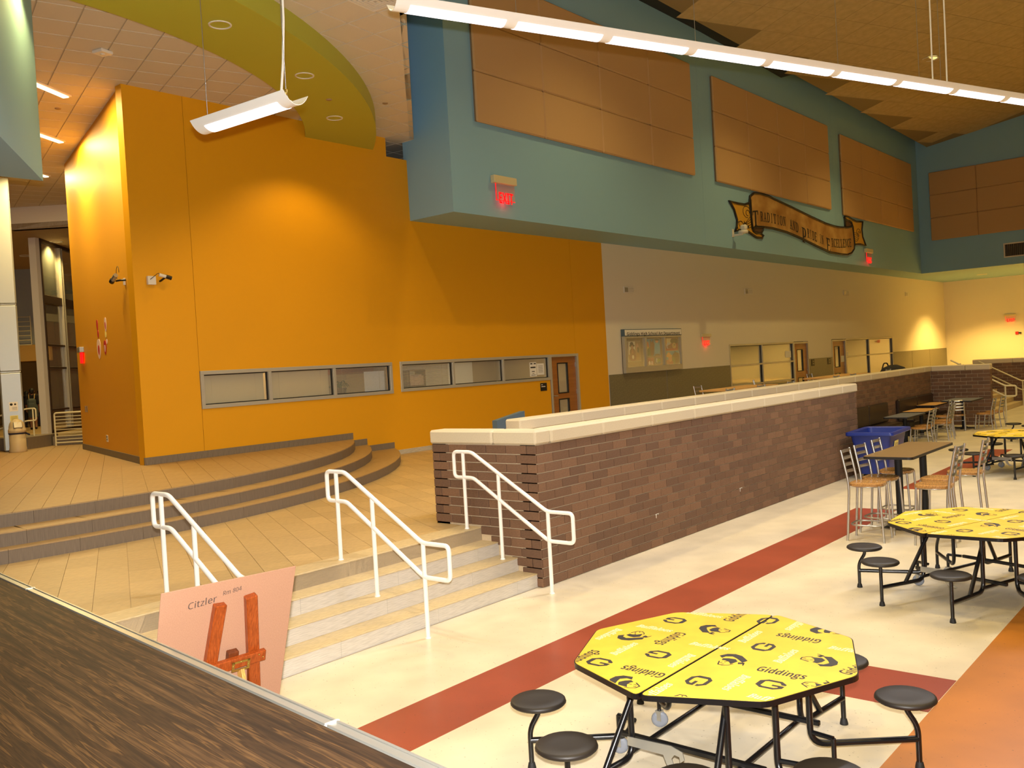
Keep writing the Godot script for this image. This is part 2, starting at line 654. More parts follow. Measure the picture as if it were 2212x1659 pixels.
func arc(c: Vector2, r: float, z0: float, z1: float, n := 40) -> Array:     # points of a circle's +X side between two z
	var w0 := asin(clampf((z0 - c.y) / r, -1, 1))
	var w1 := asin(clampf((z1 - c.y) / r, -1, 1))
	var out := []
	for i in n + 1:
		var w := lerpf(w0, w1, float(i) / n)
		out.append(c + Vector2(cos(w), sin(w)) * r)
	return out

const STEP_C := [Vector2(-20.409, -5.082), Vector2(-19.914, -4.842), Vector2(-19.994, -4.945)]
const STEP_R := [9.986, 9.27, 8.919]

func wall_z(k: int) -> float:                               # where a curved step meets the yellow wall
	return STEP_C[k].y - sqrt(STEP_R[k] * STEP_R[k] - pow(WALL_X - STEP_C[k].x, 2))

func floors() -> void:
	# cafeteria floor with its bands of coloured vinyl
	var t := thing("floor", "polished cream vinyl cafeteria floor with red-brown bands and an orange field", "floor", Vector3.ZERO, 0, "", "structure")
	var s := S()
	span(s, Vector3(-6.2, -0.2, -36.0), Vector3(22.0, 0.0, 8.0))
	span(s, Vector3(-8.0, -0.2, -36.0), Vector3(-6.2, 0.0, -7.6))
	obj("vinyl_field", s, M.floor_cream, t)
	for b in [[-4.885, -4.30, -13.5, 4.0], [-4.885, -4.42, -21.6, -15.53], [-4.30, -1.82, -6.82, -6.14], [-4.885, -4.42, -34.0, -24.0]]:
		s = S()
		span(s, Vector3(b[0], 0.0, b[2]), Vector3(b[1], 0.002, b[3]))
		obj("red_band", s, M.floor_red, t)
	s = S()
	span(s, Vector3(-1.815, 0.0, -13.0), Vector3(6.0, 0.002, 4.0))
	obj("orange_field", s, M.floor_orange, t)
	# raised hall floor
	t = thing("floor", "raised hall floor of tan rectangular tiles between the pale stairs and the curved steps", "floor", Vector3.ZERO, 0, "", "structure")
	s = S()
	var reg := PackedVector2Array([Vector2(-7.003, 2.0), Vector2(-7.003, -7.56), Vector2(-7.70, -7.56), Vector2(-7.80, -9.1), Vector2(-7.80, -22.0), Vector2(WALL_X, -22.0)])
	for p in arc(STEP_C[0], STEP_R[0] - 0.01, wall_z(0), 2.0): reg.append(p)
	span(s, Vector3(-22.0, -0.2, -57.2), Vector3(-7.68, UP1 - 0.012, 8.0))
	span(s, Vector3(-7.70, -0.2, -7.56), Vector3(-7.003, UP1 - 0.012, 8.0))
	span(s, Vector3(-8.0, -0.2, -57.2), Vector3(14.0, UP1 - 0.012, -36.0))
	obj("screed", s, M.mortar, t)
	tiles(t, reg, UP1 - 0.012, 26.0, 0.59, 0.295, ["tile_0", "tile_1", "tile_2", "tile_3"], 0.004)
	s = S()
	span(s, Vector3(WALL_X, UP1 - 0.012, -57.2), Vector3(-7.68, UP1 + 0.0, -22.0))
	obj("far_tiles", s, M.tile_0, t)
	# ramp between the two brick walls
	s = S()
	prism(s, PackedVector2Array([Vector2(7.6, UP1), Vector2(9.2, UP1), Vector2(17.2, 0.0), Vector2(7.6, 0.0)]), -7.66, -6.35, Transform3D(Basis(Vector3(0, 0, -1), Vector3.UP, Vector3(1, 0, 0)), Vector3.ZERO))
	one("floor", s, M.tile_1, "sloping ramp hidden between the two parallel brick walls", "ramp", "", "structure")
	# tiled platform above the curved steps
	t = thing("floor", "upper platform of brown rectangular tiles in front of the yellow walls", "floor", Vector3.ZERO, 0, "", "structure")
	reg = PackedVector2Array([Vector2(WALL_X, -7.69), Vector2(-21.05, -9.40), Vector2(-24.6, -11.5), Vector2(-30.0, -6.0), Vector2(-28.0, 3.0)])
	var rim := arc(STEP_C[2], STEP_R[2] - 0.01, 3.0, wall_z(2))
	for p in rim: reg.append(p)
	s = S()
	slab(s, reg, UP1 - 0.1, UP2 - 0.012)
	obj("screed", s, M.mortar, t)
	tiles(t, reg, UP2 - 0.012, 26.0, 0.59, 0.295, ["tread_brown"], 0.004)
	# curved steps, each with its riser and tread pieces
	for k in 3:
		var top: float = [0.757, 0.913, 1.07][k]
		var bot: float = [UP1, 0.757, 0.913][k]
		t = thing("curved_step", ["lowest curved step with grey-brown riser tiles", "middle curved step with grey-brown riser tiles", "top curved step edging the tiled platform"][k], "step", Vector3.ZERO, 0, "", "structure")
		var outer := arc(STEP_C[k], STEP_R[k], wall_z(k), 3.0, 26)
		var wide := 1.0
		for i in outer.size() - 1:
			var p0: Vector2 = outer[i]
			var p1: Vector2 = outer[i + 1]
			var mid0 := outer[i].lerp(outer[i + 1], 0.5) as Vector2
			var n2: Vector2 = (mid0 - STEP_C[k]).normalized()
			var e := (p1 - p0).normalized() * 0.0015
			s = S()
			slab(s, PackedVector2Array([p0 + e, p1 - e, p1 - e - n2 * 0.014, p0 + e - n2 * 0.014]), bot, top - 0.013)
			obj("riser_tile", s, M.riser_brown, t)
			if k < 2:
				s = S()
				slab(s, PackedVector2Array([p0 + e + n2 * 0.004, p1 - e + n2 * 0.004, p1 - e - n2 * wide, p0 + e - n2 * wide]), top - 0.013, top)
				obj("tread_tile", s, M.tread_brown, t)
		var core := PackedVector2Array()
		for p in outer: core.append(p - (p - STEP_C[k]).normalized() * 0.014)
		core.append(Vector2(-16.0, 3.0))
		core.append(Vector2(WALL_X, -7.0))
		s = S()
		slab(s, core, UP1 - 0.05, top - 0.014)
		obj("step_core", s, M.mortar, t)

func long_wall() -> void:
	var t := thing("wall_left", "tall bright yellow classroom wall with two thin vertical joints", "wall", Vector3.ZERO, 0, "", "structure")
	var win := [[-8.82, -13.47, 1.955, 2.645], [-13.70, -19.12, 1.975, 2.65], [-19.10, -20.41, UP1, 2.65]]
	for seg in [[-7.69, -8.812, LOW_CEIL], [-8.82, -13.68, LOW_CEIL], [-13.68, -20.30, 7.19], [-20.308, -21.86, 7.19]]:
		var s := S()
		sheet(s, WALL_X, 0.2, seg[0], seg[1], 0.3, seg[2], win)
		obj("plaster_panel", s, M.yellow, t)
	var s := S()
	span(s, Vector3(WALL_X - 0.19, 0.3, -8.83), Vector3(WALL_X - 0.012, LOW_CEIL, -8.80))
	span(s, Vector3(WALL_X - 0.19, 2.66, -20.32), Vector3(WALL_X - 0.012, 7.19, -20.29))
	obj("joint", s, M.hole, t)
	# angled yellow face
	t = thing("wall_side", "angled yellow wall face turning away beside the platform", "wall", Vector3.ZERO, 0, "", "structure")
	s = S()
	var c0 := Vector2(WALL_X, -7.69)
	var c1 := Vector2(-21.05, -9.40)
	slab(s, PackedVector2Array([c0, c1, c1 + Vector2(0.3, -0.6), Vector2(WALL_X - 0.2, -7.9)]), 0.5, LOW_CEIL)
	obj("plaster_panel", s, M.yellow, t)
	s = S()
	slab(s, PackedVector2Array([c1, c1 + Vector2(0.3, -0.6), Vector2(-20.75, -13.0), Vector2(-21.05, -13.0)]), 0.5, LOW_CEIL)
	obj("return_panel", s, M.yellow, t)
	# white wall with its grey-olive wainscot
	t = thing("wall_back", "long white painted wall with grey-olive wainscot panels below", "wall", Vector3.ZERO, 0, "", "structure")
	s = S()
	sheet(s, WALL_X, 0.2, -21.86, -57.2, 0.3, 7.2, [[-29.52, -36.6, UP1, 2.72], [-39.2, -47.36, UP1, 2.75]])
	obj("plaster_panel", s, M.white_wall, t)
	for w in [[-21.88, -25.10], [-25.13, -29.5], [-36.62, -39.18], [-47.4, -50.4], [-50.43, -53.6], [-53.63, -57.0]]:
		s = S()
		span(s, Vector3(WALL_X, UP1, w[1]), Vector3(WALL_X + 0.02, 1.98, w[0]), 0.006)
		obj("wainscot_panel", s, M.wainscot, t)
	# far end wall of the hall
	t = thing("wall_end", "far white end wall beyond the stairs, lit yellow", "wall", Vector3.ZERO, 0, "", "structure")
	s = S()
	span(s, Vector3(-15.1, 0.0, -57.3), Vector3(22.0, 6.3, -57.0))
	obj("plaster_panel", s, M.white_wall, t)
	# walls that close the hall out of view
	s = S()
	span(s, Vector3(22.0, -0.2, -57.3), Vector3(22.3, 19.0, 9.0))
	one("wall_right", s, M.white_wall, "white side wall of the hall, out of view to the right", "wall", "", "structure")
	s = S()
	span(s, Vector3(-40.0, -0.2, 8.0), Vector3(22.3, 19.0, 8.3))
	one("wall_front", s, M.white_wall, "white wall behind the stage and the camera", "wall", "", "structure")
	# tile baseboards
	t = thing("baseboard_left", "grey-brown tile baseboard stepping down along the yellow wall", "baseboard", Vector3.ZERO, 0, "", "structure")
	var x0 := WALL_X + 0.014
	for b in [[-7.69, wall_z(2), UP2, 1.20], [wall_z(2), wall_z(1), 0.913, 1.043], [wall_z(1), wall_z(0), 0.757, 0.887]]:
		var z: float = b[0]
		while z > b[1] + 0.02:
			var z2 := maxf(z - 0.59, b[1])
			s = S()
			span(s, Vector3(WALL_X, b[2], z2 + 0.002), Vector3(x0, b[3], z), 0.002)
			obj("base_tile", s, M.base_brown, t)
			z = z2
	var len1 := c0.distance_to(c1)
	var d := (c1 - c0) / len1
	var nn := Vector2(-d.y, d.x)
	if nn.y < 0: nn = -nn
	var a := 0.0
	while a < len1 - 0.02:
		var a2 := minf(a + 0.59, len1)
		s = S()
		slab(s, PackedVector2Array([c0 + d * a, c0 + d * (a2 - 0.003), c0 + d * (a2 - 0.003) + nn * 0.014, c0 + d * a + nn * 0.014]), UP2, 1.20)
		obj("base_tile", s, M.base_brown, t)
		a = a2
	t = thing("baseboard_left", "pale tile baseboard on the yellow wall beyond the curved steps", "baseboard", Vector3.ZERO, 0, "", "structure")
	var zz := wall_z(0)
	while zz > -19.0:
		s = S()
		span(s, Vector3(WALL_X, UP1, maxf(zz - 0.59, -19.08) + 0.002), Vector3(x0, 0.70, zz), 0.002)
		obj("base_tile", s, M.base_pale, t)
		zz -= 0.59

func acoustic(label: String, xf: Transform3D, w: float, h: float, nx: int, ny: int) -> void:
	# fabric wrapped sound panels with chamfered edges; frame origin at the lower left corner
	var t := thing("acoustic_panel", label, "wall panel", Vector3.ZERO, 0, "fabric acoustic panel fields on the blue bulkheads")
	t.transform = xf
	var s := S()
	span(s, Vector3(0.02, 0.02, 0.002), Vector3(w - 0.02, h - 0.02, 0.03))
	obj("backing", s, M.tan_panel_core, t)
	s = S()
	box(s, Vector3.ZERO, Vector3(w / nx - 0.006, h / ny - 0.006, 0.075), 0.032)
	s.generate_normals()
	var mesh := s.commit()
	for i in nx:
		for j in ny:
			put("fabric_panel", mesh, M.acoustic, t, Transform3D(Basis(), Vector3((i + 0.5) * w / nx, (j + 0.5) * h / ny, 0.065)))

func bulkheads() -> void:
	var t := thing("wall_upper", "long pale blue bulkhead over the white wall with a square free end", "wall", Vector3.ZERO, 0, "", "structure")
	var top := 14.0
	for z in [[-14.288, -25.6], [-25.606, -36.7], [-36.706, -48.0]]:
		var s := S()
		span(s, Vector3(WALL_X - 0.1, SOFFIT_Y, z[1]), Vector3(BULK_X, top, z[0]))
		obj("drywall_panel", s, M.blue, t)
	var s := S()
	span(s, Vector3(WALL_X, SOFFIT_Y + 0.01, -48.0), Vector3(BULK_X - 0.008, top, -14.4))
	obj("joint", s, M.blue_dark, t)
	s = S()
	span(s, Vector3(WALL_X - 0.1, SOFFIT_Y, -57.2), Vector3(22.0, 17.0, -47.99))
	one("wall_upper", s, M.blue, "deeper blue bulkhead across the far end of the hall", "wall", "", "structure")
	acoustic("largest tan acoustic panel field on the blue bulkhead, above the nearest exit sign", facing_x(BULK_X, 7.89, -15.12), 9.9, 3.42, 4, 3)
	acoustic("middle tan acoustic panel field on the blue bulkhead, left above the ribbon banner", facing_x(BULK_X, 7.88, -26.42), 9.66, 3.36, 4, 3)
	acoustic("third tan acoustic panel field on the blue bulkhead, nearest its dark inner corner", facing_x(BULK_X, 7.80, -37.42), 9.36, 3.32, 4, 3)
	acoustic("tan acoustic panel field on the end bulkhead, above the white-framed vent", facing_z(-12.96, 7.38, -47.99), 8.5, 3.36, 4, 3)
	# black beam between the bulkhead and the ceiling's edge
	s = S()
	prism(s, PackedVector2Array([Vector2(22.0, 12.55), Vector2(26.0, 12.52), Vector2(32.0, 12.32), Vector2(32.0, 12.44), Vector2(20.0, 13.2), Vector2(20.0, 12.55)]), BULK_X, BULK_X + 0.55, Transform3D(Basis(Vector3(0, 0, -1), Vector3.UP, Vector3(1, 0, 0)), Vector3.ZERO))
	one("trim_1", s, M.black_trim, "black band tapering along the joint of bulkhead and sloping ceiling", "trim", "", "structure")
	# blue bulkhead of the stage opening, upper left
	s = S()
	var c := Vector2(-11.43, -4.84)
	slab(s, PackedVector2Array([c, c + Vector2(0.84, 0.54) * 9.0, c + Vector2(0.84, 0.54) * 9.0 + Vector2(0, 6.0), c + Vector2(-0.06, 11.0)]), 5.0, LOW_CEIL + 0.02)
	one("wall_stage", s, M.blue, "grey-blue bulkhead corner hanging over the stage at upper left", "wall", "", "structure")

func ceilings() -> void:
	# low lay-in ceiling: two tile grids parted by the green arc
	var edge := PackedVector2Array([Vector2(-30.0, 8.0), Vector2(-8.2, 8.0), Vector2(-8.2, -8.02), Vector2(-14.60, -14.27), Vector2(-18.5, -18.0), Vector2(-34.0, -20.0)])
	var inner := arc(Vector2(-19.76, -4.59), 8.6, 8.0 if false else 3.9, -13.0, 40)
	var split := PackedVector2Array([Vector2(-30.0, 7.0)])
	for p in inner: split.append(p)
	split.append(Vector2(-19.76, -13.2))
	split.append(Vector2(-34.0, -14.5))
	var t := thing("ceiling", "low white lay-in tile ceiling beside the yellow walls, left of the green arc", "ceiling", Vector3.ZERO, 0, "", "structure")
	var s := S()
	slab(s, edge, LOW_CEIL + 0.012, LOW_CEIL + 0.12)
	obj("ceiling_grid", s, M.ceiling_grid, t)
	var left := Geometry2D.intersect_polygons(edge, split)
	for poly in left: tiles(t, poly, LOW_CEIL + 0.012, 15.4, 0.575, 0.575, ["ceiling_tile"], 0.022, 0.012, true, 240, false, "ceiling_tile", 31.0, Vector2(-12.781, -6.018))
	t = thing("ceiling", "low white lay-in tile ceiling turned at an angle, right of the green arc", "ceiling", Vector3.ZERO, 0, "", "structure")
	for poly in Geometry2D.clip_polygons(edge, split):
		if not Geometry2D.is_polygon_clockwise(poly) or true:
			tiles(t, poly, LOW_CEIL + 0.012, -7.0, 0.59, 0.59, ["ceiling_tile"], 0.022, 0.012, true, 290, false, "ceiling_tile", 31.0, Vector2(-10.245, -8.283))
	# drop from the low ceiling to the tall one
	s = S()
	slab(s, PackedVector2Array([Vector2(-8.2, 8.0), Vector2(-8.2, -8.02), Vector2(-14.60, -14.27), Vector2(-14.66, -14.2), Vector2(-8.3, -7.98), Vector2(-8.3, 8.0)]), LOW_CEIL, 16.0)
	one("wall_drop", s, M.blue, "edge-on blue drop wall between the low and the tall ceiling", "wall", "", "structure")
	# green curved soffit
	t = thing("trim_2", "curved lime green soffit sweeping across the low ceiling into the yellow wall", "soffit", Vector3.ZERO, 0, "", "structure")
	var io := arc(Vector2(-19.76, -4.59), 8.453, 7.0, WALL_Z(-19.76, -4.59, 8.453), 60)
	var oo := arc(Vector2(-22.37, -2.64), 13.02, 7.9, WALL_Z(-22.37, -2.64, 13.02), 60)
	s = S()
	for i in io.size() - 1:
		var a0: Vector2 = io[i]
		var a1: Vector2 = io[i + 1]
		var b0: Vector2 = oo[i]
		var b1: Vector2 = oo[i + 1]
		var lo := 7.28
		s.set_smooth_group(-1)
		quad(s, Vector3(a0.x, lo, a0.y), Vector3(a1.x, lo, a1.y), Vector3(b1.x, lo, b1.y), Vector3(b0.x, lo, b0.y))
		s.set_smooth_group(1)
		quad(s, Vector3(b0.x, lo, b0.y), Vector3(b1.x, lo, b1.y), Vector3(b1.x, LOW_CEIL, b1.y), Vector3(b0.x, LOW_CEIL, b0.y))
		s.set_smooth_group(2)
		quad(s, Vector3(a1.x, lo, a1.y), Vector3(a0.x, lo, a0.y), Vector3(a0.x, LOW_CEIL, a0.y), Vector3(a1.x, LOW_CEIL, a1.y))
	obj("soffit_shell", s, M.green, t)
	# tall sloping ceiling of large panels
	t = thing("ceiling", "tall dim brown sloping ceiling of large square panels over the cafeteria", "ceiling", Vector3.ZERO, 0, "", "structure")
	s = S()
	var cor := [Vector2(-13.0, 8.0), Vector2(-13.0, -48.0), Vector2(22.0, -48.0), Vector2(22.0, 8.0)]
	var up := []
	for c in cor: up.append(Vector3(c.x, deck_y(c.x, c.y) + 0.012, c.y))
	quad(s, up[0], up[1], up[2], up[3])
	for c in cor: c.y += 0.0
	obj("deck_grid", s, M.deck_grid, t)
	s = S()
	var a := deg_to_rad(-19.0 + 90.0)
	var u := Vector2(sin(deg_to_rad(19.0)), -cos(deg_to_rad(19.0)))
	var v := Vector2(u.y, -u.x)
	var big := 1.18
	var made := 0
	for j in range(-30, 30):
		for i in range(-30, 50):
			var o2 := Vector2(-12.113, -23.579) + u * i * big + v * j * big
			var inside := true
			for c in [Vector2(0, 0), Vector2(1, 0), Vector2(1, 1), Vector2(0, 1)]:
				var q: Vector2 = o2 + u * c.x * big + v * c.y * big
				if q.x < -13.25 or q.x > 12.0 or q.y < -48.2 or q.y > -10.0: inside = false
			if not inside: continue
			var mid := o2 + (u + v) * big / 2
			var ang := rad_to_deg(atan2(-mid.x, -mid.y))
			var own := made < 290 and ang > 8.0 and ang < 34.0
			var ss: SurfaceTool = S() if own else s
			var p := []
			for c in [Vector2(0.008, 0.008), Vector2(0.992, 0.008), Vector2(0.992, 0.992), Vector2(0.008, 0.992)]:
				var q: Vector2 = o2 + u * c.x * big + v * c.y * big
				p.append(Vector3(q.x, deck_y(q.x, q.y), q.y))
			var midp: Vector3 = (p[0] + p[2]) / 2.0 + Vector3.UP
			face(ss, p, midp)
			for k in 4:
				face(ss, [p[k], p[(k + 1) % 4], p[(k + 1) % 4] + Vector3.UP * 0.012, p[k] + Vector3.UP * 0.012], midp - Vector3.UP)
			if own:
				made += 1
				obj("deck_panel", ss, M.deck_tile, t)
	tag(obj("distant_deck_panels", s, M.deck_tile, t), "", "", "", "stuff")

func WALL_Z(cx: float, cz: float, r: float) -> float:
	return cz - sqrt(r * r - pow(WALL_X - cx, 2))

# ------------------------------------------------------------------ classrooms behind the long wall
func window(called: String, label: String, z0: float, z1: float, y0: float, y1: float, bars_z: Array, bars_y: Array, m: Material, cat := "window") -> Node3D:
	# metal framed glazing in the long wall; bars_z are mullion centres, bars_y transom centres
	var t := thing(called, label, cat, Vector3.ZERO, 0, "", "structure")
	var w := 0.07
	var x0 := WALL_X - 0.10
	var x1 := WALL_X + 0.02
	var s := S()
	span(s, Vector3(x0, y1 - w, z1), Vector3(x1, y1, z0), 0.004)
	span(s, Vector3(x0, y0, z1), Vector3(x1, y0 + w, z0), 0.004)
	span(s, Vector3(x0, y0 + w, z0 - w), Vector3(x1, y1 - w, z0), 0.004)
	span(s, Vector3(x0, y0 + w, z1), Vector3(x1, y1 - w, z1 + w), 0.004)
	obj("frame", s, m, t)
	for z in bars_z:
		s = S()
		span(s, Vector3(x0, y0 + w, z - w / 2), Vector3(x1 - 0.002, y1 - w, z + w / 2), 0.004)
		obj("mullion", s, m, t)
	for y in bars_y:
		s = S()
		span(s, Vector3(x0, y - 0.03, z1 + w), Vector3(x1 - 0.004, y + 0.03, z0 - w), 0.004)
		obj("transom", s, m, t)
	var zs := [z0 - w] + bars_z + [z1 + w]
	var ys := [y0 + w] + bars_y + [y1 - w]
	for i in zs.size() - 1:
		for j in ys.size() - 1:
			s = S()
			span(s, Vector3(WALL_X - 0.06, ys[j], zs[i + 1] + (w / 2 if i < zs.size() - 2 else 0.0)), Vector3(WALL_X - 0.052, ys[j + 1], zs[i] - (w / 2 if i > 0 else 0.0)))
			obj("pane", s, M.glass, t)
			var g := S()       # dark gasket round each pane
			var za: float = zs[i] - (w / 2 if i > 0 else 0.0)
			var zb: float = zs[i + 1] + (w / 2 if i < zs.size() - 2 else 0.0)
			for q in [[ys[j], ys[j] + 0.018, za, zb], [ys[j + 1] - 0.018, ys[j + 1], za, zb], [ys[j] + 0.018, ys[j + 1] - 0.018, za, za - 0.018], [ys[j] + 0.018, ys[j + 1] - 0.018, zb + 0.03, zb]]:
				span(g, Vector3(WALL_X - 0.05, q[0], minf(q[2], q[3])), Vector3(WALL_X - 0.03, q[1], maxf(q[2], q[3])))
			obj("gasket", g, M.black_trim, t)
	return t

func door(called: String, label: String, z0: float, z1: float, y1: float, lites: Array, hinge_right: bool, swing := 0.0) -> Node3D:
	var t := thing(called, label, "door", Vector3.ZERO, 0, "", "structure")
	var s := S()
	var w := 0.07
	span(s, Vector3(WALL_X - 0.12, UP1, z0 - w), Vector3(WALL_X + 0.02, y1, z0), 0.004)
	span(s, Vector3(WALL_X - 0.12, UP1, z1), Vector3(WALL_X + 0.02, y1, z1 + w), 0.004)
	span(s, Vector3(WALL_X - 0.12, y1 - w, z1 + w), Vector3(WALL_X + 0.02, y1, z0 - w), 0.004)
	obj("door_frame", s, M.alu, t)
	s = S()
	var lw := z0 - z1 - 2 * w - 0.01
	var leaf := Node3D.new()
	leaf.name = "door_leaf"
	t.add_child(leaf)
	leaf.position = Vector3(WALL_X - 0.05, 0, z1 + w + 0.005)
	leaf.rotation.y = swing
	var holes := []
	for l in lites: holes.append([-(l[0]) + lw, -(l[1]) + lw, l[2], l[3]])
	sheet(s, 0.0, 0.05, lw, 0.0, UP1 + 0.01, y1 - w - 0.005, holes)
	obj("wood_panel", s, M.door_wood, leaf)
	for l in holes:
		s = S()
		for q in [[l[0], l[1], l[2], l[2] + 0.03], [l[0], l[1], l[3] - 0.03, l[3]], [l[0], l[0] - 0.03, l[2] + 0.03, l[3] - 0.03], [l[1] + 0.03, l[1], l[2] + 0.03, l[3] - 0.03]]:
			span(s, Vector3(-0.055, q[2], minf(q[0], q[1])), Vector3(0.012, q[3], maxf(q[0], q[1])), 0.003)
		obj("lite_frame", s, M.black_trim, leaf)
		s = S()
		span(s, Vector3(-0.03, l[2] + 0.03, l[1] + 0.03), Vector3(-0.024, l[3] - 0.03, l[0] - 0.03))
		obj("lite", s, M.glass, leaf)
	s = S()
	var hz := 0.09 if not hinge_right else lw - 0.09
	tube(s, [Vector3(0.0, UP1 + 0.93, hz), Vector3(0.05, UP1 + 0.93, hz), Vector3(0.055, UP1 + 0.925, hz + (0.12 if not hinge_right else -0.12))], 0.011, 8)
	obj("handle", s, M.steel, leaf)
	s = S()
	for y in [UP1 + 0.25, UP1 + 1.0, y1 - 0.3]:
		span(s, Vector3(0.0, y - 0.06, (0.0 if hinge_right else lw - 0.02)), Vector3(0.018, y + 0.06, (0.02 if hinge_right else lw)))
	obj("hinge", s, M.steel, leaf)
	return t

func slats(parent: Node, z0: float, z1: float, y0: float, y1: float, x: float, tilt: float, pitch := 0.024) -> void:
	var s := S()
	var y := y1 - 0.03
	while y > y0 + 0.01:
		box(s, Vector3(x, y, (z0 + z1) / 2), Vector3(0.026, 0.0014, z0 - z1 - 0.02), 0.0, Basis(Vector3(0, 0, 1), tilt))
		y -= pitch
	tag(obj("slats", s, M.blind, parent), "", "", "", "stuff")
	s = S()
	span(s, Vector3(x - 0.02, y1 - 0.028, z1), Vector3(x + 0.02, y1, z0), 0.003)
	obj("head_rail", s, M.blind, parent)
	s = S()
	for f in [0.15, 0.85]:
		tube(s, [Vector3(x + 0.016, y0, lerpf(z0, z1, f)), Vector3(x + 0.016, y1, lerpf(z0, z1, f))], 0.0025, 5)
	obj("ladder_cord", s, M.blind, parent)

func room(label: String, z0: float, z1: float, deep: float, m: Material, lit: float) -> void:
	var s := S()
	var x1 := WALL_X - 0.2
	var x0 := x1 - deep
	var top := 3.1
	span(s, Vector3(x0 - 0.1, UP1 - 0.1, z1 - 0.1), Vector3(x0, top + 0.1, z0 + 0.1))
	span(s, Vector3(x0, UP1 - 0.1, z1 - 0.1), Vector3(x1, top + 0.1, z1))
	span(s, Vector3(x0, UP1 - 0.1, z0), Vector3(x1, top + 0.1, z0 + 0.1))
	span(s, Vector3(x0, top, z1), Vector3(x1, top + 0.1, z0))
	var t := thing("wall_room", label, "room", Vector3.ZERO, 0, "", "structure")
	obj("room_shell", s, m, t)
	s = S()
	span(s, Vector3(x0, UP1 - 0.1, z1), Vector3(x1, UP1 + 0.005, z0))
	obj("room_floor", s, M.room_dark, t)
	if lit > 0.0:
		var n := 2 if z0 - z1 > 6.0 else 1
		for i in n:
			var zc := lerpf(z0, z1, (i + 0.5) / n)
			var f := thing("ceiling_light", "flat lit panel light on the ceiling of the room behind the %s" % label, "ceiling light", Vector3(x0 + deep * 0.55, top - 0.01, zc), 0, "panel lights inside the classrooms")
			s = S()
			span(s, Vector3(-0.3, -0.03, -0.6), Vector3(0.3, 0.0, 0.6), 0.004)
			obj("housing", s, M.white_plastic, f)
			s = S()
			span(s, Vector3(-0.27, -0.036, -0.57), Vector3(0.27, -0.03, 0.57))
			obj("diffuser", s, M.strip_glow, f)
			area(f, Transform3D(Basis(Vector3.RIGHT, -PI / 2), Vector3(0, -0.05, 0)), Vector2(0.54, 1.14), lit, Color(1.0, 0.86, 0.58))

